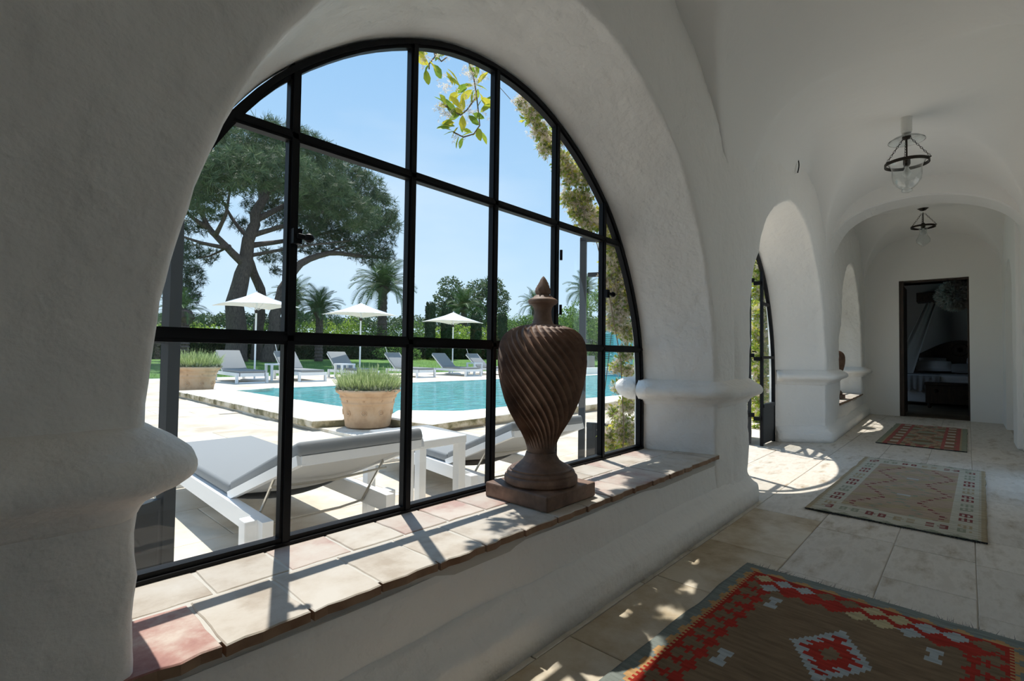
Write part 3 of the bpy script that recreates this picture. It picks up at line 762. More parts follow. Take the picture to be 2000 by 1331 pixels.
rug(rug2, 'kilim_rug', 'faded cream and dusty pink rug, middle of the three', 5.72, .715, 2.208, .816, -.015, .012)
rug(rug3, 'kilim_rug', 'red banded rug in front of the bedroom door', 9.03, .76, 2.22, .75, .0, .015)

# ------------------------------------------------------------------ hanging lamps
def chain(p, q, n, r=.0035):
    m = MB(); p = Vector(p); q = Vector(q); d = (q-p)/n; dn = d.normalized()
    for i in range(n):
        c = p+d*(i+.5); a = dn.cross(Vector((0, 0, 1)) if i % 2 else Vector((1, .3, 0))).normalized()
        L = d.length*.62; pts = [c+dn*L*math.cos(t)+a*L*.45*math.sin(t) for t in [2*PI*k/8 for k in range(9)]]
        m.tube(pts, r*.55, 4, cap=False)
    return m
def bell_lamp(label, loc, style):
    e_ = empty('hanging_lamp', loc); tag(e_, label, 'lamp', 'glass bell jar ceiling lamps')
    if style == 1:
        MB().lathe([(0,.02),(.036,.02),(.036,-.10),(.030,-.112),(0,-.115)], 24).obj('ceiling_cap', mat('white_cap_paint', (.75,.74,.71), .5), e_, smooth=False)
        zc, zr, zb, rr, rj = -.135, -.355, -.60, .14, .096
        MB().lathe([(.012,-.145),(.05,-.140),(.09,-.150),(.118,-.172),(.120,-.178),(.117,-.175),(.088,-.154),(.05,-.144)], 36, cap=False).obj('smoke_bell', LAMPGLASS, e_, smooth=True)
        MB().lathe([(0,-.128),(.026,-.13),(.030,-.145),(.022,-.160),(0,-.165)], 20).obj('hook_plate', BRONZE, e_, smooth=True)
    else:
        MB().lathe([(0,.03),(.09,.03),(.085,.01),(.05,-.01),(.03,-.03),(0,-.04)], 28).obj('ceiling_cap', BRONZE, e_, smooth=True)
        zc, zr, zb, rr, rj = -.06, -.25, -.50, .128, .075
    MB().tube([(0,0,zc),(0,0,zr+.05)], .006, 8).obj('rod', BRONZE, e_)
    ring_ = MB(); pts = [(rr*math.cos(t), rr*math.sin(t), zr) for t in [2*PI*k/40 for k in range(41)]]
    ring_.lathe([(rr-.003,zr-.012),(rr+.004,zr-.012),(rr+.004,zr+.012),(rr-.003,zr+.012),(rr-.003,zr-.012)], 48, cap=False); ro = ring_.obj('ring', BRONZE, e_)
    for k in range(3):
        a = 2.31+[0, 2.05, -2.15][k]
        cx, cy_ = math.cos(a), math.sin(a)
        chain((.02*cx, .02*cy_, zc-.015), ((rr+.012)*cx, (rr+.012)*cy_, zr+.012), 11 if style == 1 else 8).obj('chain', BRONZE, e_)
        MB().tube([((rr)*cx, rr*cy_, zr), ((rr+.022)*cx, (rr+.022)*cy_, zr+.004)], .005, 6).obj('hook', BRONZE, ro)
    MB().lathe([(0,zr+.055),(.012,zr+.055),(.024,zr+.035),(.024,zr-.005),(.018,zr-.02),(0,zr-.02)], 18).obj('socket', BRONZE, e_, smooth=True)
    MB().lathe([(.012,zr-.02),(.014,zr-.04),(.026,zr-.065),(.028,zr-.085),(.018,zr-.105),(.002,zr-.112)], 18).obj('bulb', mat('frosted_bulb', (.7,.7,.68), .3), e_, smooth=True)
    if style == 1: pr_ = [(rj+.028,zr+.012),(rj+.012,zr-.01),(rj,zr-.04),(rj,zr-.10),(rj-.008,zr-.14),(rj-.03,zr-.175),(.045,zr-.195),(.028,zr-.203),(.035,zr-.212),(.034,zr-.222),(.014,zr-.232),(.001,zr-.234)]
    else: pr_ = [(rj+.045,zr+.01),(.045,zr-.02),(.036,zr-.07),(.05,zr-.12),(rj,zr-.17),(.07,zr-.205),(.04,zr-.235),(.02,zr-.243),(.02,zr-.255),(.001,zr-.262)]
    MB().lathe(pr_, 40, cap=False).obj('glass_jar', LAMPGLASS, e_, smooth=True)
    return e_
bell_lamp('glass bell jar lamp with white ceiling cap, the nearer one', (4.97, .342, 2.835), 1)
bell_lamp('smaller glass bell lamp with dark ceiling rose before the bedroom', (8.50, .42, 2.94), 2)

# wall light
e_ = empty('wall_light', (4.97, 1.12+yoff(4.97)-.035, 2.66)); tag(e_, 'small curved white uplight with dark rim above the iron door arch', 'wall light')
n = 12; arc = [(-.022-.011*math.cos(PI*(k/n-.5)), -.068+.136*k/n) for k in range(n+1)]     # bulges away from the wall
V = [(.012, .02, z) for y, z in arc]+[(.012, y, z) for y, z in arc]+[(-.03, .02, z) for y, z in arc]+[(-.026, y*.82, z*.96) for y, z in arc]; k_ = n+1; F = []
for k in range(n): F += [(k, k+1, k_+k+1, k_+k), (k_+k, k_+k+1, 3*k_+k+1, 3*k_+k), (3*k_+k, 3*k_+k+1, 2*k_+k+1, 2*k_+k)]
F += [(0, k_, 3*k_, 2*k_), (n, k_+n, 3*k_+n, 2*k_+n)]
MB().add(V, F).obj('shell', SMOOTHP, e_, recalc=True)
MB().tube([(.012, y-.002, z) for y, z in arc], .0055, 6).obj('rim', IRON, e_)

# ------------------------------------------------------------------ bedroom things
def cushion(name, size, m, parent=None, puff=.35, smooth=True):
    a, b, c = size; n = 10; V = []; F = []
    for s in (1, -1):
        for i in range(n+1):
            for j in range(n+1):
                x, y = i/n*2-1, j/n*2-1; h = (1-abs(x)**4)*(1-abs(y)**4); h = h**.5
                V.append((x*a/2*(1-.05*y*y), y*b/2*(1-.05*x*x), s*c/2*(h*(1-puff)+puff*math.sqrt(max(0, 1-(x*x+y*y)/2)*h))))
    k = n+1
    for s in (0, 1):
        for i in range(n):
            for j in range(n):
                q = s*k*k+i*k+j; f = (q, q+k, q+k+1, q+1); F.append(f if s == 0 else f[::-1])
    return MB().add(V, F).obj(name, m, parent, smooth=smooth)
bed = empty('bed', (14.25, .12, 0)); tag(bed, 'white made bed in the dim bedroom, seen through the doorway', 'bed')
MB().box((-1.1,-.92,.06),(.95,.92,.36)).obj('base', LINEN, bed, bevel=.02)
MB().box((-1.12,-.95,.36),(.98,.95,.62)).obj('mattress', LINEN, bed, bevel=.05, seg=3)
m = MB(); V = []; F = []; nn = 26
for i in range(nn+1):
    y = .30+.68*i/nn
    for j, (dx, z) in enumerate(((-.4,.632),(-1.0,.63),(-1.14,.60),(-1.16,.5),(-1.17,.40),(-1.16,.30))):
        V.append((dx+.012*math.sin(i*1.7)*(j > 2), y, z+(.03*math.sin(i*.9) if j == 5 else 0)))
for i in range(nn):
    for j in range(5): a = i*6+j; F.append((a, a+6, a+7, a+1))
m.add(V, F).obj('throw', GREYLIN, bed, smooth=True)
hb = MB(); n = 24; outl = [(-.85, .3)]+[(-.85+1.7*k/n, 1.02+.36*math.sin(PI*k/n)**1.3) for k in range(n+1)]+[(.85, .3)]
hv = [(1.0, y, z) for y, z in outl]+[(1.08, y, z) for y, z in outl]; k = len(outl)
hb.add(hv, [tuple(range(k)), tuple(range(k, 2*k))[::-1]]+[(i, (i+1) % k, k+(i+1) % k, k+i) for i in range(k)])
ho_ = hb.obj('headboard', DARKWOOD, bed, recalc=True)
MB().lathe([(.0,.0),(.05,.0),(.09,.012),(.11,.0),(.13,.02),(.15,0)], 24).obj('rosette', DARKWOOD, ho_, smooth=True)
rz_ = ho_.children[0]; rz_.rotation_euler = (0, -PI/2, 0); rz_.location = (.995, 0, 1.16)
for i, (x, y, z, sx_, sy_, mm, lab) in enumerate([(.78,.48,.80,.5,.34,LINEN,'white pillow against the headboard, door side'),(.78,-.35,.80,.5,.34,LINEN,'white pillow against the headboard, window side'),(.55,.45,.76,.62,.26,LINEN,'long white pillow in the front row of the bed'),(.45,-.05,.72,.40,.22,GREYLIN,'small grey cushion in the middle of the bed'),(.60,-.5,.76,.5,.26,LINEN,'white pillow behind the grey cushion')]):
    o = cushion('pillow', (sy_, sx_, .15), mm); o.location = (14.25+x, .12+y, z+.03); o.rotation_euler = (0, -1.1, 0); tag(o, lab, 'pillow', 'pillows on the bed')
ch = empty('chest', (12.75, .03, 0)); tag(ch, 'dark carved wooden chest at the foot of the bed', 'chest')
MB().box((-.2,-.58,.09),(.2,.58,.44)).obj('body', DARKWOOD, ch, bevel=.008); MB().box((-.22,-.6,.44),(.22,.6,.49)).obj('lid', DARKWOOD, ch, bevel=.01)
for a, b in ((-.17,-.52),(.17,-.52),(-.17,.52),(.17,.52)): MB().lathe([(0,0),(.02,0),(.035,.03),(.03,.06),(.04,.09),(0,.09)], 12, (a, b, 0)).obj('foot', DARKWOOD, ch, smooth=True)
o = MB().lathe([(0,.012),(.03,.012),(.05,0),(.07,.012),(.085,0)], 20).obj('carved_medallion', DARKWOOD, ch, smooth=True); o.location = (-.2, 0, .28); o.rotation_euler = (0, -PI/2, 0)
for y in (-.42, .42):
    o = MB().lathe([(0,.010),(.02,.010),(.035,0)], 12).obj('brass_boss', BRONZE, ch, smooth=True); o.location = (-.2, y, .33); o.rotation_euler = (0, -PI/2, 0)
ca = MB().box((15.05,.46,2.28),(15.5,.88,2.5)).obj('canopy_box', DARKWOOD, bevel=.01); tag(ca, 'dark wooden canopy box high on the bedroom wall', 'canopy')
m = MB(); V = []; F = []
for i in range(13):
    t = i/12; c = Vector((15.2, .62, 2.27)).lerp(Vector((14.2, 1.18, .35)), t); wd = .10+.12*t
    for j in range(9): s = j/8*2-1; V.append((c.x+.03*math.sin(j*2.4), c.y+s*wd, c.z+.02*math.cos(j*1.9)))
for i in range(12):
    for j in range(8): a = i*9+j; F.append((a, a+1, a+10, a+9))
o = m.add(V, F).obj('bed_net', NET, smooth=True); tag(o, 'sheer white net draped from the canopy box beside the bed', 'curtain')
fe = empty('feather_lamp', (12.2, .17, 2.11)); tag(fe, 'round white feather lampshade hanging in the bedroom', 'lamp')
P, D = ell_pts(900, (0,0,0), (.22,.22,.22), .85); scatter('feather_shade', LEAF2[0], LEAF2[1], P, rand_rot(900, D, .5), .10, FEATHER, fe)
MB().tube([(0,0,.1),(0,0,.64)], .005, 6).obj('cord', BRONZE, fe); MB().lathe([(0,.64),(.05,.64),(.04,.61),(0,.60)], 14).obj('ceiling_rose', BRONZE, fe)
ns = empty('bedroom_chair', (14.6, 1.42, 0), .3); tag(ns, 'dark wooden chair standing beside the bed', 'chair')
MB().box((-.2,-.2,.42),(.2,.2,.46)).obj('seat', DARKWOOD, ns); MB().box((.17,-.2,.46),(.2,.2,1.0)).obj('backrest', DARKWOOD, ns)
for a, b in ((-.17,-.17),(.17,-.17),(-.17,.17),(.17,.17)): MB().box((a-.02,b-.02,0),(a+.02,b+.02,.42)).obj('leg', DARKWOOD, ns)

# ------------------------------------------------------------------ iron garden door in bay 2
def z_of(f, x): return f(x)
yd = 1.55+yoff(4.975)
gd = empty('door_1', (4.975, yd, 0)); tag(gd, 'arched black iron garden door with outward opened leaves', kind='structure')
f2 = arch_fn(HALF_OUT, 1.12, 2.20)
pf = [tuple(p) for p in resample(profile(HALF_OUT, 0, 1.12, 2.20), 70)]
m = MB(); ring(m, pf, .032, -.016, .016); m.obj('frame', IRON, gd, recalc=True)
for s in (-1, 1):
    xm = s*.68; m = MB(); m.box((xm-.018, -.014, 0), (xm+.018, .014, f2(xm)-.02)); m.obj('post', IRON, gd)
    xa, xb = (xm+.022, 1.11) if s > 0 else (-1.11, xm-.022)
    m = MB(); m.box((xa, -.012, .02), (xb, .012, .42)); m.box((xa, -.02, .40), (xb, .02, .435)); m.obj('kick_panel', GREYIRON, gd)
    for z in (.93, 1.50):
        m = MB(); xl = xb if z < 1 else (s*1.0); m.box((min(xm, xl), -.015, z-.015), (max(xm, xl), .015, z+.015)); m.obj('crossbar', IRON, gd)
    for z0, z1 in ((.435, .93), (.93, 1.5), (1.5, 2.2)):
        top = []
        for x in np.linspace(xa, xb, 10):
            t = min(z1, f2(x)-.03)
            if t > z0+.01: top.append((x, t))
        if len(top) > 1:
            poly = [(top[0][0], z0)]+top+[(top[-1][0], z0)]; MB().add([(a, 0, b) for a, b in poly], [tuple(range(len(poly)))]).obj('glass_pane', GLASS, gd)
def leaf(name, label, hinge, free, top_h, top_f, kick=.40, bars=(.95, 1.55), z0=.015, parent=None):
    a = Vector((hinge[0], hinge[1], 0)); b = Vector((free[0], free[1], 0)); L = (b-a).length
    e_ = empty(name, (a.x, a.y, 0), math.atan2(b.y-a.y, b.x-a.x)); tag(e_, label, kind='structure')
    m = MB(); m.box((0,-.018,z0),(.035,.018,top_h)); m.obj('hinge_stile', GREYIRON, e_)
    m = MB(); m.box((L-.055,-.015,z0),(L,.018,top_f)); m.obj('meeting_stile', GREYIRON, e_)
    n = 10; pts = [(L*k/n, -.0, top_h+(top_f-top_h)*(math.sin(PI/2*k/n))) for k in range(n+1)]
    m = MB(); 
    for p, q in zip(pts[:-1], pts[1:]): m.bar(p, q, .036, .036)
    m.obj('top_rail', GREYIRON, e_)
    m = MB(); m.box((.03,-.010,z0+.03),(L-.07,.010,kick)); m.box((.03,-.018,z0),(L-.07,.018,z0+.05)); m.box((.03,-.018,kick-.02),(L-.07,.018,kick+.015)); m.obj('kick_panel', GREYIRON, e_)
    zs = [kick+.015]+list(bars)+[min(top_h, top_f)-.02]
    for z in bars: MB().box((.03,-.015,z-.018),(L-.07,.015,z+.018)).obj('crossbar', GREYIRON, e_)
    for za, zb_ in zip(zs[:-1], zs[1:]):
        if zb_-za > .05: MB().add([(.035,0,za),(L-.075,0,za),(L-.075,0,zb_),(.035,0,zb_)], [(0,1,2,3)]).obj('glass_pane', GLASS, e_)
    MB().tube([(L-.04,-.02,1.0),(L-.04,-.06,1.0),(L-.14,-.065,.99)], .008, 6).obj('handle', IRON, e_)
    return e_
leaf('door_leaf', 'grey steel glazed door leaf standing open beyond the urn window', (3.90, 1.64), (3.56, 2.47), 1.55, 1.93, kick=.34, bars=(.98, 1.62), parent=None)
lf = leaf('door_leaf', 'dark iron door leaf folded back edge-on beside the far pier', (5.62, 1.715), (6.40, 1.945), 1.6, 1.95)
m = MB()
for z in (.32, .95, 1.75):
    m.box((-.03, -.05, z-.02), (.03, .02, z+.02)); m.box((-.035, -.11, z-.055), (-.015, -.04, z-.015))
o = m.obj('hinge', IRON, lf)
leaf('door_leaf', 'grey steel glazed door leaf standing open behind the near pier', (-.40, 1.66), (.548, 2.265), 1.6, 1.95, kick=.36, bars=(.97,))

# ------------------------------------------------------------------ terrace, pool, lawn
tag(MB().box((-8,-14,-.3),(10.2,-.6,-.03)).obj('bounce_ground', mat('pale_bounce_ground', (.62,.58,.50), .9)), 'unseen pale ground added outside the right opening to bounce light in', kind='structure')  # never in view; added pale so sunlight bounces in through the right opening
GZ = -.05
tb = MB().box((-14, 1.60, GZ-.2), (60, 13.9, GZ-.012)).obj('terrace', mat('terrace_joint', (.55,.50,.42), .9)); tag(tb, 'pale limestone pool terrace', kind='structure')
rows = []; ys = [1.66+.62*i for i in range(16)]
for y0, y1 in zip(ys[:-1], ys[1:]): rows.append((y0, y1, cuts(-1.8+random.random()*.5, 9.5, .75, 1.15)))
def inpool(x, y): return (x > 4.0 and y > 5.2) or (x > 3.9 and y > 5.9)
def visible(x, y): return not (x > 3.1 and y > 6.3) and not (x > 4.3 and y > 5.1) and x/y < 2.3 and x/y > -.1
slabs(tb, rows, 'paving_slab', lambda x, y: DECK, .004, GZ, .02, keep=visible, jit=.001, bev=.003, limit=280)
tag(MB().box((-20, 13.6, GZ-.2), (60, 19.8, GZ)).obj('far_terrace', DECK), 'pale stone paving strip under the far loungers', kind='structure')
tag(MB().box((-20, 10.8, GZ-.2), (2.95, 13.7, GZ-.001)).obj('side_terrace', DECK), 'pale stone paving at the shallow end of the pool', kind='structure')
V = []; F = []
ylist = [19.8, 24, 28, 32, 36, 60, 140]; zl = [GZ+.01, .05, .2, .36, .4, .5, .6]
xlist = np.linspace(-60, 190, 26)
for y, z in zip(ylist, zl):
    for x in xlist: V.append((x, y, z))
for i in range(6):
    for j in range(25): a = i*26+j; F.append((a, a+1, a+27, a+26))
lawn = MB().add(V, F).obj('lawn', GRASS); tag(lawn, 'sunlit green lawn beyond the pool terrace', kind='structure')
n = 14000; P = np.c_[rng.uniform(3, 34, n), 19.8+rng.random(n)**1.6*9, np.zeros(n)]; P[:, 2] = np.interp(P[:, 1], ylist, zl)
gb = scatter('grass', BLADE[0], BLADE[1], P, rand_rot(n, np.array([0, 0, 1.]), .5), .09+.05*rng.random(n), BLADEM); tag(gb, 'short blades of lawn grass along the terrace edge', 'grass', kind='stuff')

water = MB().add([(3.85,11.6,-.0),(3.95,7.0,0),(4.3,6.15,0),(5.0,5.45,0),(28,5.45,0),(28,13.1,0),(4.4,13.1,0)], [(0,1,2,3,4,5,6)])
# finer grid for the ripples
bm = bmesh.new(); me_ = water.mesh('pool_water'); bm.from_mesh(me_); bmesh.ops.triangulate(bm, faces=bm.faces); bm.to_mesh(me_); bm.free()
wo = link('pool_water', me_, WATER); wo.location.z = -.035; tag(wo, 'rippled turquoise water of the swimming pool', kind='structure')
pool = empty('pool_coping', (2.9, 4.7, GZ)); tag(pool, 'raised worn stone coping around the near side of the pool', kind='structure')
def cope(poly, top=.08, bot=-.015):
    n = len(poly); cx = sum(p[0] for p in poly)/n; cy_ = sum(p[1] for p in poly)/n
    # subdivide the outline and roughen it
    out = []
    for a, b in zip(poly, poly[1:]+poly[:1]):
        L = math.dist(a, b); k = max(1, int(L/.16))
        for i in range(k):
            t = i/k; out.append((a[0]+(b[0]-a[0])*t+random.uniform(-.008, .008), a[1]+(b[1]-a[1])*t+random.uniform(-.008, .008)))
    K = len(out); sc = lambda p, f: (cx+(p[0]-cx)*f, cy_+(p[1]-cy_)*f)
    V = [(*sc(p, .985), bot) for p in out]+[(*p, bot+.02) for p in out]+[(*p, top-.012) for p in out]+[(*sc(p, .975), top+random.uniform(-.002, .002)) for p in out]
    F = []; mi = []
    for l in range(3):
        for i in range(K): F.append((l*K+i, l*K+(i+1) % K, (l+1)*K+(i+1) % K, (l+1)*K+i)); mi.append(1 if l < 2 else 0)
    F.append(tuple(range(3*K, 4*K))); mi.append(0); F.append(tuple(range(K))[::-1]); mi.append(1)
    mb = MB().add(V, F); mb.mi = mi; o = mb.obj('coping_stone', [COPE, COPEDGE], pool); o.location = (-2.9, -4.7, -GZ)
y = 6.9
while y < 12.0:
    y2 = min(12.1, y+random.uniform(.75, 1.0)); g = .006
    cope([(2.90,y+g),(3.96-(y-6.9)*.02,y+g),(3.96-(y2-6.9)*.02,y2-g),(2.92,y2-g)]); y = y2
cope([(2.88,5.95),(3.66,5.64),(4.02,5.95),(4.22,6.22),(3.95,6.89),(2.89,6.89)])
cope([(3.67,5.62),(3.78,4.74),(4.72,4.80),(4.98,5.52),(4.30,6.2),(4.04,5.93)])
x = 4.73
while x < 13:
    x2 = x+random.uniform(.8, 1.1); cope([(x+.006,4.80),(x2-.006,4.81),(x2-.006+.0,5.52),(x+(.25 if x < 4.8 else .006),5.52)]); x = x2
MB().box((2.96,4.86,GZ-.05),(3.6,12.0,-.014)).box((3.84,4.86,GZ-.05),(13,5.4,-.014)).obj('coping_base', COPE, pool).location = (-2.9,-4.7,-GZ)
hd = [(4.0+1.15*math.cos(a), 12.75+.62*math.sin(a)) for a in [PI*1.05+PI*1.1*k/20 for k in range(21)]]
m = MB().prism(hd, -.06, .03); o = m.obj('pool_step', COPE, pool); o.location = (-2.9,-4.7,-GZ)
x = 3.2
while x < 24:
    x2 = x+1.1; MB().box((x+.005,13.0,-.08),(x2-.005,13.62,-.012)).obj('coping_stone', COPE, pool, bevel=.01, seg=1).location = (-2.9,-4.7,-GZ); x = x2

# ------------------------------------------------------------------ loungers
def make_lounger(label, group, ang, steep_rod=True, shade=False):
    e_ = empty('sun_lounger', (0, 0, 0)); tag(e_, label, 'sun lounger', group)
    R_ = .30; hy, hz = .50, .255
    m = MB()
    for s in (-1, 1): m.box((s*R_-.0225, 0, .165), (s*R_+.0225, 1.95, .25))
    m.box((-R_, 1.91, .165), (R_, 1.95, .25)); m.box((-R_, 1.92, .0), (R_, 1.95, .03)); m.obj('frame', WHITEM, e_)
    for sx_ in (-1, 1):
        for y in (.10, 1.93): MB().box((sx_*(R_+.045)-.0275, y-.04, 0), (sx_*(R_+.045)+.0275, y+.035, .25)).obj('leg', WHITEM, e_, bevel=.003, seg=1)
    L = .83; dy, dz = -math.cos(ang)*L, math.sin(ang)*L
    m = MB()
    for s in (-1, 1): m.bar((s*.285, hy+.02, hz), (s*.285, hy+dy, hz+dz), .035, .04)
    m.bar((-.285, hy+dy*.985, hz+dz*.985), (.285, hy+dy*.985, hz+dz*.985), .035, .04); bf = m.obj('backrest_frame', WHITEM, e_)
    # sling fabric that sags between the bars
    V = []; F = []; nx, ny = 10, 14
    for i in range(ny+1):
        t = i/ny
        for j in range(nx+1):
            s = j/nx*2-1; sag = .050*(1-s*s)*math.sin(PI*min(1, t*1.1)**.8) if t < .97 else 0
            V.append((s*.285, hy+dy*t-math.sin(ang)*0, hz+dz*t-sag-.0))
    for i in range(ny):
        for j in range(nx): a = i*(nx+1)+j; F.append((a, a+1, a+nx+2, a+nx+1))
    MB().add(V, F).obj('sling', SLING, e_, smooth=True)
    V = []; F = []
    for i in range(9):
        y = hy+(1.93-hy)*i/8
        for j in range(9): s = j/8*2-1; V.append((s*.285, y, .245-.045*(1-s*s)))
    for i in range(8):
        for j in range(8): a = i*9+j; F.append((a, a+1, a+10, a+9))
    MB().add(V, F).obj('sling', SLING, e_, smooth=True)
    st = MB().box((-.30,-.725,-.03),(.30,.725,.03)).obj('seat_cushion', CUSH, e_, bevel=.018, seg=3, smooth=True); st.location = (0, hy+.735, .285)
    bk = MB().box((-.30,-L/2,-.03),(.30,L/2,.03)).obj('back_cushion', CUSH, e_, bevel=.018, seg=3, smooth=True); bk.location = (0, hy+dy/2-.0, hz+dz/2+.045); bk.rotation_euler = (-ang, 0, 0)
    m = MB(); a = .62
    for s in (-1, 1): m.tube([(s*.27, hy+dy*a, hz+dz*a-.01), (s*.27, hy+dy*.35, .18)], .007, 6)
    m.tube([(-.27, hy+dy*.35, .18), (-.15, hy+dy*.34, .165), (.15, hy+dy*.34, .165), (.27, hy+dy*.35, .18)], .006, 6)
    m.tube([(-.285, hy+dy*a, hz+dz*a-.05), (0, hy+dy*a, hz+dz*a-.065), (.285, hy+dy*a, hz+dz*a-.05)], .006, 6); m.obj('prop_rod', STEEL, e_)
    if shade:
        m = MB(); m.bar((.22, hy+dy*.9, hz+dz), (.26, hy+dy*1.05, hz+dz+.30), .014, .014); sh = m.obj('shade_arm', WHITEM, e_)
        m = MB(); m.add([(-.30,hy+dy*1.25,hz+dz+.32),(.30,hy+dy*1.25,hz+dz+.32),(.28,hy+dy*.85,hz+dz+.30),(-.28,hy+dy*.85,hz+dz+.30),(-.30,hy+dy*1.25,hz+dz+.335),(.30,hy+dy*1.25,hz+dz+.335),(.28,hy+dy*.85,hz+dz+.315),(-.28,hy+dy*.85,hz+dz+.315)], [(0,3,2,1),(4,5,6,7),(0,1,5,4),(1,2,6,5),(2,3,7,6),(3,0,4,7)]); m.obj('head_shade', CANVAS, e_)
    return e_
near = make_lounger('grey cushioned white sun lounger right below the big window', 'sun loungers beneath the window', math.radians(21)); near.location = (1.185, 2.20, GZ); near.rotation_euler = (0, 0, -.02)
l2 = copy_tree(near); l2.location = (2.44, 2.12, GZ); l2.rotation_euler = (0, 0, -.14); l2.scale = (1, .88, .95); tag(l2, 'white sun lounger partly hidden behind the carved urn')
far = make_lounger('first', 'sun loungers across the pool', math.radians(36)); fars = make_lounger('second', 'sun loungers across the pool', math.radians(36), shade=True)
flab = ['sun lounger across the pool just behind the smaller-looking potted lavender', 'sun lounger with a head shade between the two low white tables', 'sun lounger across the pool behind the lavender of the nearer pot', 'sun lounger with a head shade to the right of the nearer potted lavender',
        'sun lounger under the rightmost white parasol, no head shade', 'sun lounger with a head shade farthest along the pool']
for i, (x, y, rz) in enumerate([(5.85,15.9,-.05), (7.65,15.7,-.06), (9.75,15.9,-.05), (12.35,15.9,-.05), (14.75,15.7,-.06), (16.95,15.8,-.06)]):
    src = fars if i % 2 else far
    o = src if i < 2 else copy_tree(src)
    o.location = (x+.05, y+2.3, GZ); o.rotation_euler = (0, 0, PI+rz); o.scale = (1.22, 1.22, 1.22); tag(o, flab[i])
def make_table(label, loc, s, rz=0):
    e_ = empty('side_table', loc, rz); tag(e_, label, 'table', 'white side tables by the loungers'); a = .21
    MB().box((-a,-a,.44),(a,a,.485)).obj('table_top', WHITEM, e_, bevel=.004, seg=1)
    for x in (-1, 1):
        for y in (-1, 1): MB().box((x*(a-.03)-.025, y*(a-.03)-.025, 0), (x*(a-.03)+.025, y*(a-.03)+.025, .44)).obj('leg', WHITEM, e_)
    e_.scale = (s, s, s); return e_
tn = make_table('white side table between the two loungers below the window', (1.795, 2.41, GZ), 1.03)
for i, (x, y, lab) in enumerate([(6.95,17.0,'low white side table beside the first far lounger'), (9.2,16.6,'low white side table left of the nearer potted lavender'), (15.9,16.9,'low white side table between the last two far loungers')]):
    o = copy_tree(tn); o.location = (x, y, GZ); o.scale = (1.3, 1.3, 1.15); tag(o, lab)

# ------------------------------------------------------------------ parasols
def make_parasol(label):
    e_ = empty('parasol', (0,0,0)); tag(e_, label, 'parasol', 'white square parasols across the pool')
    H = 2.92; z1 = 2.44; r = 1.47
    V = []; F = []; n = 8
    c = [(r,0),(0,r),(-r,0),(0,-r)]
    for k in range(4):
        a, b = c[k], c[(k+1) % 4]; base = len(V)
        for i in range(n+1):
            t = i/n
            for j in range(n+1):
                s = j/n; x = (a[0]+(b[0]-a[0])*s)*t; y = (a[1]+(b[1]-a[1])*s)*t
                V.append((x, y, H-(H-z1)*t-.10*math.sin(PI*s)*t*t*0-.05*math.sin(PI*t)+.05*math.sin(PI*s)*t))
        for i in range(n):
            for j in range(n): q = base+i*(n+1)+j; F.append((q, q+1, q+n+2, q+n+1))
    o = MB().add(V, F).obj('canopy', CANVAS, e_); md = o.modifiers.new('thick', 'SOLIDIFY'); md.thickness = .008
    for k in range(4):
        MB().bar((0,0,H-.05),(c[k][0]*.97,c[k][1]*.97,z1-.005),.02,.025).obj('rib', WHITEM, e_)
        MB().bar((0,0,H-.62),(c[k][0]*.5,c[k][1]*.5,(H+z1)/2-.06),.016,.016).obj('strut', WHITEM, e_)
    MB().lathe([(.03,0),(.03,H-.02),(.015,H+.03),(.0,H+.05)], 14).obj('pole', WHITEM, e_, smooth=False)
    MB().lathe([(.035,H-.70),(.055,H-.68),(.055,H-.60),(.035,H-.58)], 14).obj('hub', BRONZE, e_)
    MB().box((-.35,-.35,0),(.35,.35,.05)).obj('base', WHITEM, e_, bevel=.01)
    return e_
pa = make_parasol('leftmost white square parasol, before the pine trunk')
for i, (px, y, lab) in enumerate([(498,17.4,'leftmost white square parasol, before the pine trunk'), (703,17.8,'white square parasol above the nearer potted lavender'), (884,18.0,'white square parasol in front of the dark cypress columns')]):
    o = pa if i == 0 else copy_tree(pa); q = W(px, 700, y); o.location = (q[0], y, GZ); o.rotation_euler.z = math.radians(-38+i*3); tag(o, lab)
    o.scale = (.93, .93, 1.0) if i == 0 else (1,1,1)

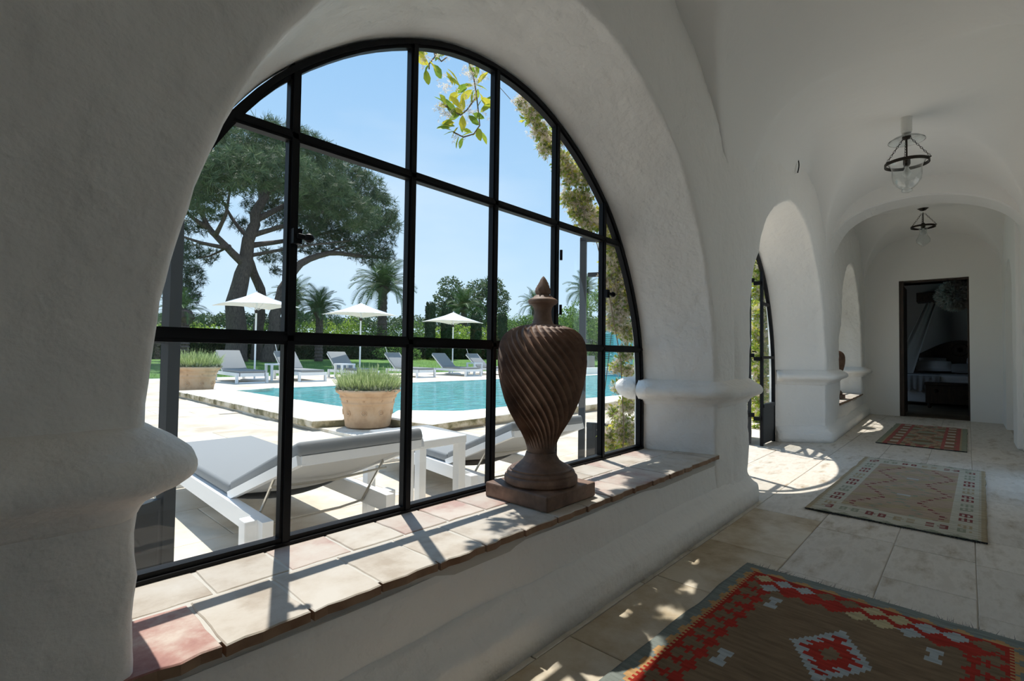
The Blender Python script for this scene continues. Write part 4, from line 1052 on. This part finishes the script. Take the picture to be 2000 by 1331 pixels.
# ------------------------------------------------------------------ potted lavender
def make_pot(label, loc, s, rz=0, dense=1.):
    e_ = empty('lavender_pot', loc, rz); tag(e_, label, 'potted plant', 'terracotta pots of lavender by the pool')
    pf_ = [(0,0),(.27,0),(.282,.012),(.300,.14),(.318,.26),(.324,.292),(.332,.297),(.333,.308),(.328,.314),(.337,.36),(.352,.368),(.356,.385),(.35,.395),(.358,.405),(.385,.430),(.402,.440),(.405,.462),(.395,.475),(.368,.475),(.362,.44)]
    po = MB().lathe(pf_, 56).obj('pot', POTM, e_, smooth=True)
    for k in range(9):
        a = 2*PI*k/9+.2; x, y = math.cos(a), math.sin(a)
        m = MB(); pts = [(.009*0, .032*math.cos(t), .032*math.sin(t)) for t in [2*PI*i/12 for i in range(13)]]
        m.tube(pts, .008, 5, cap=False); m.tube([(.0, .014*math.cos(t), .014*math.sin(t)) for t in [1.7*PI*i/9 for i in range(10)]], .006, 5)
        o = m.obj('rosette', POTM, po, smooth=True); o.location = (.300*x+.008*x, .300*y+.008*y, .19); o.rotation_euler = (0, .08, a)
        o = MB().lathe([(0,.008),(.010,.006),(.014,0)], 8).obj('boss', POTM, po, smooth=True); o.location = (.334*x, .334*y, .338); o.rotation_euler = (0, PI/2, a)
    MB().lathe([(0,.43),(.362,.43)], 24, cap=False).obj('soil', SOIL, e_)
    n = int(4200*dense); r = .34*np.sqrt(rng.random(n)); a = rng.random(n)*2*PI
    P = np.c_[r*np.cos(a), r*np.sin(a), np.full(n, .42)]
    up = np.c_[P[:, 0]*1.25, P[:, 1]*1.25, np.ones(n)]; up /= np.linalg.norm(up, axis=1)[:, None]
    LN = .17+.23*rng.random(n)**1.5*(1.15-r/.5)+.12*(rng.random(n) < .08)
    o = scatter('stems', [(0,-.0045,0),(0,.0045,0),(1,0,0),(.8,.009,.007),(.8,-.009,.007)], [(0,1,2),(0,3,4)], P, rand_rot(n, up, .26), LN, LAVG, e_); o['kind'] = 'stuff'
    n = int(1100*dense); r = .38*np.sqrt(rng.random(n)); a = rng.random(n)*2*PI; P = np.c_[r*np.cos(a), r*np.sin(a), .46+.07*rng.random(n)*(1-r/.5)]
    o = scatter('leaves', LEAF2[0], LEAF2[1], P, rand_rot(n, np.array([0, 0, 1.]), 1.1), .05+.05*rng.random(n), LAVD, e_); o['kind'] = 'stuff'
    e_.scale = (s, s, s); return e_
make_pot('nearer terracotta pot of lavender standing on the pool coping corner', (3.44, 5.60, GZ+.05), .98, .3)
make_pot('farther terracotta pot of lavender at the end of the coping', (3.47, 12.85, GZ), 1.27, 1.1)

# ------------------------------------------------------------------ trees
def px_scale(px, y):  # metres per photo pixel for a thing standing at distance y
    p = W(px, 680, y); return (p[0]*cF[0]+p[1]*cF[1])/FOC
NEED = ([], [])
for k in range(12):
    a = random.random()*2*PI; z = random.uniform(-.3, 1); d = Vector((math.cos(a), math.sin(a), z)).normalized(); s_ = d.cross(Vector((.3,.2,1))).normalized()*.06
    b = len(NEED[0]); NEED[0].extend([tuple(-s_*.6), tuple(s_*.6), tuple(d+s_*.2), tuple(d-s_*.2)]); NEED[1].append((b, b+1, b+2, b+3))
def foliage(name, blobs, density, tmpl, size, m, parent, shell=.6, up=None, spread=1.):
    P = []
    for (c, r) in blobs:
        r = r if isinstance(r, tuple) else (r, r, r); n = max(8, int(density*4*PI*((r[0]*r[1]*r[2])**(2/3))))
        p, d = ell_pts(n, c, r, shell); P.append(p)
    P = np.concatenate(P); n = len(P); U = np.array(up) if up is not None else None
    o = scatter(name, tmpl[0], tmpl[1], P, rand_rot(n, U, spread), size*(.7+.6*rng.random(n)), m, parent); return o
def B(px, py, y, rpx, fz=.75, fd=.9):
    c = W(px, py, y); s = px_scale(px, y)*rpx; return (c, (s, s*fd, s*fz))
Y = 31.0
pine = empty('umbrella_pine', W(465, 700, Y)); tag(pine, 'huge umbrella pine spreading over the leftmost parasol', 'tree')
def up_(o, e_):
    o.parent = e_; o.matrix_parent_inverse = Matrix.Translation(-Vector(e_.location)); return o
top = [B(*a) for a in [(385,345,Y,62),(430,300,Y,62),(480,280,Y+2,60),(530,280,Y-2,62),(580,295,Y,60),(625,320,Y-2,58),(665,345,Y+1,58),(705,375,Y,55),(735,410,Y-1,46),(755,440,Y,32),(470,330,Y-5,62),(560,340,Y-5,62),(640,380,Y-4,60),(700,420,Y-4,48),(390,385,Y-3,48),(350,330,Y+1,46),(320,370,Y,50),(520,330,Y+5,62),(620,370,Y+5,60),(610,410,Y+1,50),(560,385,Y+3,45),(430,345,Y-4,50)]]
up_(foliage('foliage', top, 15, NEED, .38, PINE, None, .55, (0,0,.35)), pine)
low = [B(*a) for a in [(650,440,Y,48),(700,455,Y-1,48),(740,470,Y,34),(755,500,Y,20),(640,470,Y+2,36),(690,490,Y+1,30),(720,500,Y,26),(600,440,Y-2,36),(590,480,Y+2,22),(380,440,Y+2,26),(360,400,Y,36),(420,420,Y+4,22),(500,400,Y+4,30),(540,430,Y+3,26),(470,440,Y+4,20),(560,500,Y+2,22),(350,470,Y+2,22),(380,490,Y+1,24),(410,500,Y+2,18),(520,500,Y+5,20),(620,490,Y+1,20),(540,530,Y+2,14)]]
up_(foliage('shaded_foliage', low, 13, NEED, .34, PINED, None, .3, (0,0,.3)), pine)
def limb(pts, r0_, r1_, parent, name='limb', y=Y, nn=8):
    P = [Vector(W(a, b, y+(c if True else 0))) for a, b, c in pts]
    Q = []
    for i in range(len(P)-1):
        for k in range(3):
            t = k/3; p0 = P[max(0, i-1)]; p1 = P[i]; p2 = P[i+1]; p3 = P[min(len(P)-1, i+2)]
            Q.append(.5*((2*p1)+(p2-p0)*t+(2*p0-5*p1+4*p2-p3)*t*t+(3*p1-p0-3*p2+p3)*t**3))
    Q.append(P[-1]); n = len(Q); R = [r0_+(r1_-r0_)*(i/(n-1))**.8 for i in range(n)]
    Q = [q+Vector((nz3(q.x, q.z, i, .9), nz3(q.z, q.x, 3, .9), 0))*r0_*.4 for i, q in enumerate(Q)]
    o = MB().tube(Q, R, nn).obj(name, BARK, smooth=True); up_(o, parent); return o
limb([(462,716,0),(462,640,0),(462,575,0),(478,520,0),(488,470,0),(500,420,0),(520,370,0)], .66, .22, pine, 'trunk')
limb([(503,716,1),(505,640,1),(510,580,1),(500,540,1),(486,505,.5)], .36, .24, pine, 'trunk')
limb([(525,716,-1),(535,650,-1),(540,600,-1),(560,550,-1),(590,515,-1),(640,495,0),(700,500,0),(760,505,0)], .46, .08, pine, 'trunk')
for pts, a, b in [([(480,520,0),(440,480,0),(405,440,1),(385,390,1)], .40, .12), ([(405,445,1),(370,420,1),(345,380,1)], .22, .08), ([(445,485,0),(395,475,-1),(350,460,-1)], .20, .06),
                  ([(420,460,0),(440,420,-1),(450,370,-1)], .2, .07), ([(488,470,0),(455,430,1),(430,380,2)], .22, .08), ([(500,430,0),(560,400,0),(620,370,0),(670,350,1)], .28, .08),
                  ([(492,460,0),(560,440,-1),(640,410,-1),(700,390,0)], .25, .07), ([(490,480,0),(560,470,1),(640,455,1),(720,430,1)], .25, .06), ([(486,500,0),(540,490,-1),(600,480,-2),(690,470,-1)], .18, .05),
                  ([(510,400,0),(505,360,1),(490,320,1)], .2, .07), ([(520,380,0),(560,350,-1),(590,310,-1)], .2, .06), ([(640,495,0),(680,480,1),(730,485,1)], .12, .04), ([(560,550,-1),(555,500,0),(570,440,0)], .14, .05),
                  ([(385,395,1),(395,360,1),(420,330,1)], .14, .05), ([(450,480,0),(410,500,1),(370,505,1)], .12, .04)]:
    limb(pts, a*.72, b*.7, pine)
# pine at the left edge
p2 = empty('pine_tree', W(330, 700, 27)); tag(p2, 'smaller dark pine at the left edge below the big pine', 'tree')
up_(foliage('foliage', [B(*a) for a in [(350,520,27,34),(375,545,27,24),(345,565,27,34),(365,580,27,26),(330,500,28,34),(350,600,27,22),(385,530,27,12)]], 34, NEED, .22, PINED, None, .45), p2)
limb([(330,716,0),(332,600,0),(340,520,0)], .25, .08, p2, 'trunk', 27)

# palms
def frond_mesh(L=1., droop=.9, nl=34, wl=.27):
    V = []; F = []; pts = []
    for i in range(nl+1):
        t = i/nl; x = L*(t-.18*t*t*droop); z = L*(.28*math.sin(PI*t*.55)-droop*.52*t*t); pts.append((x, z))
    for i in range(nl):
        (x, z), (x2, z2) = pts[i], pts[i+1]; b = len(V); V += [(x, -.010, z), (x, .010, z), (x2, .010, z2), (x2, -.010, z2)]; F.append((b, b+1, b+2, b+3))
        if i > 1:
            t = i/nl; l = wl*math.sin(PI*min(1, t*.93+.07))**.6*L
            for s in (-1, 1):
                b = len(V); xm = x+(x2-x)*.62; V += [(x, s*.006, z), (xm, s*.006, z+(z2-z)*.6), (x2+l*.55, s*l*.72, z-l*.30), (x2+l*.54, s*l*.72, z-l*.31)]; F.append((b, b+1, b+2, b+3))
    me = bpy.data.meshes.new('frond'); me.from_pydata(V, [], F); me.materials.append(PALMG); return me
FR = [frond_mesh(1., .7), frond_mesh(1., 1.05), frond_mesh(1., 1.35)]
def palm(label, px, py, y, rpx, base_py, trunk_r=.22, nf=34, low=False):
    c = Vector(W(px, py, y)); b = Vector(W(px, base_py, y)); s = px_scale(px, y)*rpx
    e_ = empty('palm_tree', b); tag(e_, label, 'palm', 'palm trees beyond the pool garden')
    h = c.z-b.z
    prof_ = []; n = 14
    for i in range(n+1):
        z = h*i/n; rr = trunk_r*(1.15-.2*i/n); prof_ += [(rr, z), (rr*1.18, z+h/n*.35)]
    MB().lathe(prof_[:-1], 12).obj('trunk', BARK, e_)
    MB().lathe([(trunk_r*1.1,h-.3),(trunk_r*1.8,h-.05),(trunk_r*1.3,h+.25),(.02,h+.4)], 12).obj('crown_shaft', BARK, e_)
    for k in range(nf):
        t = k/nf; el_ = 1.35-1.75*t; a = k*2.4+random.uniform(-.2, .2)
        o = link('frond', FR[0 if t < .3 else (1 if t < .7 else 2)], None, e_)
        o.location = (0, 0, h+.1); sc = s*random.uniform(.9, 1.15); o.scale = (sc, sc, sc); o.rotation_euler = (random.uniform(-.3, .3), -el_, a)
    return e_
palm('tall feathery palm behind the middle parasol', 745, 566, 36, 76, 706, .34, 46)
palm('low dark palm left of the middle parasol', 622, 612, 30, 60, 706, .2, 40)
palm('palm mostly hidden behind the thick window bar', 570, 590, 38, 56, 706, .3, 30)
palm('small palm above the rightmost parasol', 905, 606, 44, 52, 706, .35, 32)
palm('grey-green palm against the sky right of the urn finial', 1140, 572, 34, 46, 700, .35, 34)
palm('palm seen just behind the urn finial', 1042, 600, 42, 40, 700, .3, 26)
palm('dark drooping palm at the left edge of the window', 350, 618, 24, 55, 706, .3, 30)

# broadleaf trees, bushes, hedge, cypresses
def leafy(name, label, blobs, dens, size, m, cat, group=None, base=None, trunk=None, shell=.5, tmpl=LEAF2, up=None):
    e_ = empty(name, base); tag(e_, label, cat, group)
    up_(foliage('foliage', blobs, dens, tmpl, size, m, None, shell, up), e_)
    if trunk: limb(*trunk[:3], e_, 'trunk', trunk[3])
    return e_
leafy('broadleaf_tree', 'loose grey-green tree left of the rightmost parasol top', [B(*a) for a in [(880,560,48,26),(865,585,48,22),(895,590,48,22),(880,610,48,28),(905,575,48,14),(855,610,48,20)]], 26, .34, OLIVEL, 'tree', None, W(880,700,48), ([(880,700,0),(880,640,0),(882,570,0)], .3, .08, 48))
leafy('broadleaf_tree', 'dense olive-green tree behind the third window bar', [B(*a) for a in [(935,565,46,26),(960,560,46,26),(978,580,46,20),(950,590,46,28),(975,605,46,22),(925,600,46,22),(940,620,46,26)]], 30, .32, OLIVEL, 'tree', None, W(950,700,46), ([(950,700,0),(950,640,0),(952,580,0)], .3, .08, 46))
for i, (px, top_, y, rp, lab) in enumerate([(839,592,33,9,'leftmost clipped dark cypress column'),(871,601,33,10,'dark cypress column just behind the rightmost parasol pole'),(929,612,33,10,'cypress column under the right end of the parasol'),(980,613,33,9,'clipped cypress column beside the urn shoulder')]):
    c = W(px, 700, y); t = W(px, top_, y); s = px_scale(px, y)*rp; e_ = empty('cypress', c); tag(e_, lab, 'cypress', 'clipped cypress columns beyond the pool'); h = t[2]-c[2]
    core = MB().lathe([(s*.8,0),(s*.9,h*.3),(s*.88,h*.85),(s*.6,h*.97),(.02,h)], 16).obj('core', CYPR, e_, smooth=True)
    n = 3200; a = rng.random(n)*2*PI; z = h*rng.random(n); rr = s*(.93+.12*rng.random(n))*np.where(z > h*.93, .75, 1.)
    P = np.c_[rr*np.cos(a), rr*np.sin(a), z]; scatter('foliage', LEAF2[0], LEAF2[1], P, rand_rot(n, np.array([0,0,1.]), .8), .16, CYPR, e_)
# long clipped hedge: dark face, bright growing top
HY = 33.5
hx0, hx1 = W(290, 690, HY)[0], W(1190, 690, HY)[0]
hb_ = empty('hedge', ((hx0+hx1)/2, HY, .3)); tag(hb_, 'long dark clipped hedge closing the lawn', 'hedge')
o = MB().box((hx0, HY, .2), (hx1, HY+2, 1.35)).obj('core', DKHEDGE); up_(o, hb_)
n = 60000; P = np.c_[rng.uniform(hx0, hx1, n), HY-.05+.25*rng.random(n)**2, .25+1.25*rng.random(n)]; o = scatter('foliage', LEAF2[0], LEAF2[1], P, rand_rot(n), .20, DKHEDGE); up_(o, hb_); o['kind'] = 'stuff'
# bright shrubs showing over the hedge
tops = []
for px in range(300, 1180, 17):
    y = 35.5+random.uniform(0, 2.5); h = 652+random.uniform(-10, 6)-(18 if px > 960 else 0)-(8 if 560 < px < 700 else 0); tops.append((px, h, y, random.uniform(14, 22)))
for i, g in enumerate([tops[0:8], tops[8:16], tops[16:24], tops[24:32], tops[32:40], tops[40:]]):
    lab = ['bright green shrubs over the hedge at the left end', 'bright shrubs over the hedge around the pine trunks', 'bright shrubs over the hedge under the middle parasol', 'bright shrubs over the hedge left of the cypress columns', 'bright shrubs over the hedge between the cypresses', 'bright shrubs over the hedge right of the urn'][i]
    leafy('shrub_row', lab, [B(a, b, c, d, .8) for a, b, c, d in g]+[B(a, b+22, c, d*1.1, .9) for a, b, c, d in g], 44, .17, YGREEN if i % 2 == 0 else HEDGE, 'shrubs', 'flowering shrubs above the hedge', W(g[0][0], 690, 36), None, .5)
leafy('oleander_bush', 'tall bright green bush right of the urn neck', [B(*a) for a in [(1110,620,24,26),(1135,605,24,28),(1160,590,24,26),(1180,575,24,24),(1120,650,24,28),(1155,640,24,30),(1185,630,24,26),(1200,560,24,22),(1090,650,24,20),(1095,685,24,24),(1125,688,24,24),(1155,688,24,24),(1185,685,24,24)]], 40, .22, HEDGE, 'bush', None, W(1140,700,24), None, .5)
leafy('clipped_bush', 'low rounded clipped bush beyond the rightmost loungers', [B(*a) for a in [(765,688,25,26,.5),(800,692,25,24,.5),(745,690,25,18,.5)]], 110, .10, HEDGE, 'bush', None, W(775,704,25), None, .85)
leafy('border_plants', 'low bright strap-leaved border plants before the hedge', [B(*a) for a in [(820,706,24,12,.4),(845,706,24,12,.4),(868,707,24,10,.4),(800,708,24,10,.4)]], 90, .18, YGREEN, 'plants', None, W(835,712,24), None, .2, BLADE, (0,0,1.2))
# distant pine wood on the horizon
for i, (a, b) in enumerate([(300,450),(450,620),(620,860),(860,1100),(1100,1260)]):
    bl = []
    for px in range(a, b, 12): bl.append(B(px, 628+random.uniform(-6, 8)+(6 if px > 700 else 0), 75+random.uniform(0, 8), random.uniform(16, 24), .7)); bl.append(B(px, 668, 75+random.uniform(0, 8), 22, .8))
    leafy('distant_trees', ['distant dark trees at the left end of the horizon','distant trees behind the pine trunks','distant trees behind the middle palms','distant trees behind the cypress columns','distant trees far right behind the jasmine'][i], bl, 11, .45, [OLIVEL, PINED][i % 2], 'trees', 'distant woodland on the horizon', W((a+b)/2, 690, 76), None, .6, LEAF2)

# far right of the pool: low wall, picket fence, turquoise shutter
def between(pa_, pb_, y): return W(pa_, 700, y)[0], W(pb_, 700, y)[0]
xa, xb = between(1120, 1200, 14.2)
tag(MB().box((xa, 14.2, GZ), (xb, 14.5, .28)).obj('low_garden_wall', SMOOTHP), 'low white garden wall at the far end of the pool', 'wall')
e_ = empty('picket_fence', (xa, 15.5, GZ)); tag(e_, 'grey weathered picket fence behind the low white wall', 'fence')
x = 0
while x < xb-xa: MB().box((x, 0, 0), (x+.10, .02, .95)).obj('picket', mat('weathered_wood', (.28,.27,.25), .9) if x == 0 else bpy.data.materials['weathered_wood'], e_); x += .14
MB().box((0,.02,.3),(xb-xa,.05,.36)).box((0,.02,.75),(xb-xa,.05,.81)).obj('rail', bpy.data.materials['weathered_wood'], e_)
sA, sB = Vector(W(1180, 742, 12.6)), Vector(W(1236, 742, 12.0)); sA.z = sB.z = GZ
H_ = W(1185, 634, 12.5)[2]-GZ
e_ = empty('garden_shutter', sA, math.atan2(sB.y-sA.y, sB.x-sA.x)); tag(e_, 'turquoise louvred shutter behind the jasmine at the far poolside', 'shutter'); L_ = (sB-sA).length
MB().box((0,.0,0),(.06,.05,H_)).box((L_-.06,0,0),(L_,.05,H_)).box((0,0,0),(L_,.05,.08)).box((0,0,H_-.08),(L_,.05,H_)).box((L_*.32,0,0),(L_*.32+.06,.05,H_)).box((L_*.36,.01,.05),(L_,.03,H_-.05)).obj('frame', TEAL, e_)
z = .12
while z < H_-.12: MB().bar((.06,.025,z),(L_*.32,.025,z),.012,.06,up=(0,-.6,.8)).obj('slat', TEAL, e_); z += .085

# ------------------------------------------------------------------ jasmine
FLW = ([], [])
for k in range(5):
    a = 2*PI*k/5; b = len(FLW[0]); FLW[0].extend([(.1,0,0),(.35,.5*math.cos(a-.28),.5*math.sin(a-.28)),(.5,math.cos(a),math.sin(a)),(.35,.5*math.cos(a+.28),.5*math.sin(a+.28))]); FLW[1].append((b, b+1, b+2, b+3))
def jasmine(label, blobs, stems, nl, nf, loc, seedsz=1.):
    e_ = empty('climbing_jasmine', loc); tag(e_, label, 'climbing plant', 'flowering jasmine on the arcade')
    C = np.array([b[0] for b in blobs]); R = np.array([b[1] for b in blobs]); pw = R**2.2/np.sum(R**2.2)
    for nm_, n, tm, sz, mm in (('leaves', nl, LEAF, .031, VINEL), ('blossoms', nf, FLW, .0115, VINEF)):
        k = rng.choice(len(C), n, p=pw); d = rng.normal(size=(n, 3)); d /= np.linalg.norm(d, axis=1)[:, None]
        if nm_ == 'blossoms':      # flowers sit in little bunches
            nb = n//9+1; kk = rng.choice(len(C), nb, p=pw); dd = rng.normal(size=(nb, 3)); dd /= np.linalg.norm(dd, axis=1)[:, None]
            cc = C[kk]+dd*R[kk][:, None]*(.4+.6*rng.random(nb))[:, None]; g = rng.integers(0, nb, n); P = cc[g]+rng.normal(size=(n, 3))*.014
        else: P = C[k]+d*R[k][:, None]*(rng.random(n)**.4)[:, None]
        P = np.array([(p[0], max(p[1], 1.60+yoff(p[0])), p[2]) for p in P]) - np.array(loc)
        o = scatter(nm_, tm[0], tm[1], P, rand_rot(n), sz*(.7+.7*rng.random(n))*seedsz, mm, e_); o['kind'] = 'stuff'
    for s in stems:
        pts = [Vector(p)-Vector(loc) for p in s]; MB().tube(pts, [.0045-.003*i/(len(pts)-1) for i in range(len(pts))], 6).obj('stem', VINES, e_, smooth=True)
    return e_
vb = [(1020,200,1.70,.035),(1040,225,1.70,.05),(1055,255,1.70,.05),(1068,285,1.72,.055),(1085,275,1.70,.055),(1100,320,1.72,.07),(1115,345,1.72,.06),(1140,345,1.70,.07),(1110,385,1.77,.05),(1135,395,1.74,.08),(1150,430,1.72,.08),(1175,430,1.70,.08),(1125,415,1.77,.05),
      (1190,470,1.72,.08),(1200,510,1.72,.09),(1195,550,1.77,.09),(1215,540,1.70,.09),(1205,590,1.77,.10),(1225,600,1.70,.08),(1200,630,1.77,.07),(1225,650,1.72,.07),(1222,690,1.72,.06),(1205,715,1.77,.05),(1228,725,1.72,.05),(1210,755,1.77,.05),(1228,790,1.74,.07),(1200,805,1.9,.05),(1215,830,1.77,.08),(1190,850,1.9,.07),(1225,860,1.74,.08),(1200,870,1.9,.07),(1240,560,1.70,.08),(1245,480,1.70,.08),(1225,400,1.70,.1),(1190,350,1.70,.1),(1150,280,1.70,.1),(1100,210,1.70,.08),(1050,160,1.70,.07)]
blobs = [(W(a, b, y), r) for a, b, y, r in vb]
jasmine('yellow-green jasmine with white blossom framing the big window outside', blobs, [[(2.95,1.72,0),(2.98,1.70,.4),(2.93,1.70,.9),(2.85,1.76,1.4),(2.62,1.76,1.85),(2.2,1.76,2.15),(1.8,1.76,2.3)], [(3.0,1.86,0),(2.92,1.84,.5),(2.98,1.8,1.1),(2.8,1.70,1.6)]], 11000, 26000, (2.95, 1.8, 0))
vb = [(W(1484, py, 2.35), .15) for py in range(500, 870, 16)]+[(W(1492, py, 2.6), .12) for py in range(510, 860, 30)]+[(W(1474, py, 2.2), .10) for py in range(600, 860, 40)]
jasmine('jasmine seen through the open iron door', vb, [[(6.6,2.45,0),(6.62,2.5,.8),(6.6,2.5,1.9)]], 9000, 9000, (6.6, 2.5, 0), 1.7)
# hanging sprays with leaves one by one
sp = empty('jasmine_spray', (1.75, 1.75, 2.2)); tag(sp, 'loose jasmine sprays hanging down against the sky at the window top', 'climbing plant', 'flowering jasmine on the arcade')
O = Vector((1.75, 1.75, 2.2)); LM = bpy.data.meshes.new('leaf'); LM.from_pydata([(0,0,0),(.25,-.17,.05),(.55,-.24,.06),(.85,-.13,.0),(1,0,-.05),(.85,.13,0),(.55,.24,.06),(.25,.17,.05),(.3,0,0),(.65,0,0)], [], [(0,1,8),(1,2,9,8),(2,3,4,9),(4,5,6,9),(6,7,8,9),(7,0,8)])
LMS = []
for i, c in enumerate([(.30,.36,.03),(.50,.46,.05),(.16,.26,.03)]):
    q = LM.copy(); q.materials.append(leafmat('spray_leaf_%s' % ['olive','yellow','green'][i], [c, tuple(v*1.3 for v in c)], .55)); LMS.append(q)
ys_ = 1.80
def spray(pts, leaves, blooms):
    Q = [Vector(W(a, b, ys_))-O for a, b in pts]; MB().tube(Q, .0035, 5).obj('twig', VINES, sp, smooth=True)
    for (px, py, an) in leaves+[(a+random.uniform(-9, 9), b+random.uniform(-9, 9), c+random.uniform(-70, 70)) for a, b, c in leaves]:
        o = link('leaf', random.choice(LMS), None, sp); o.location = Vector(W(px, py, ys_+random.uniform(-.02, .02)))-O
        s = random.uniform(.06, .082); o.scale = (s, s, s); an = math.radians(an); d = Vector(cR)*math.cos(an)+Vector(cU)*math.sin(an); d += Vector(cF)*random.uniform(-.5, .5)
        o.rotation_euler = d.to_track_quat('X', 'Z').to_euler(); o.rotation_euler.rotate_axis('X', random.uniform(-1.2, 1.2))
    for (px, py, n) in blooms:
        c = np.array(W(px, py, ys_))-np.array(O); P = c+rng.normal(size=(n, 3))*.018
        o = scatter('blossom', FLW[0], FLW[1], P, rand_rot(n), .010+.006*rng.random(n), VINEF, sp)
spray([(846,95),(850,110),(838,125),(838,135)], [(838,125,150),(838,128,250),(846,125,300),(850,120,60),(836,105,170)], [(826,108,9),(832,120,7)])
spray([(850,104),(862,120),(872,112)], [(866,110,80)], [(868,112,6)])
spray([(915,120),(925,150),(930,180),(934,215),(937,245),(925,262),(905,268),(885,258)], [(928,150,120),(932,165,40),(925,175,260),(935,180,300),(915,165,200),(930,140,60),(900,170,150),(895,180,230),(888,168,110),(905,190,260),(938,220,30),(934,250,280),(938,256,300),(925,258,200),(905,268,250),(890,256,200),(938,190,330),(945,205,10),(884,246,170),(880,250,190),(920,132,80),(935,130,40)], [(915,140,30),(935,150,22),(870,172,22),(920,190,16),(940,225,8),(892,275,6),(926,160,20)])
spray([(930,190),(912,215),(900,225),(880,215),(868,205)], [(880,210,170),(900,222,200),(905,232,260),(890,228,120),(872,205,120),(915,225,320),(900,205,80),(885,232,220),(888,240,180)], [(862,213,24),(872,220,16),(925,218,14),(918,230,16),(905,212,10)])
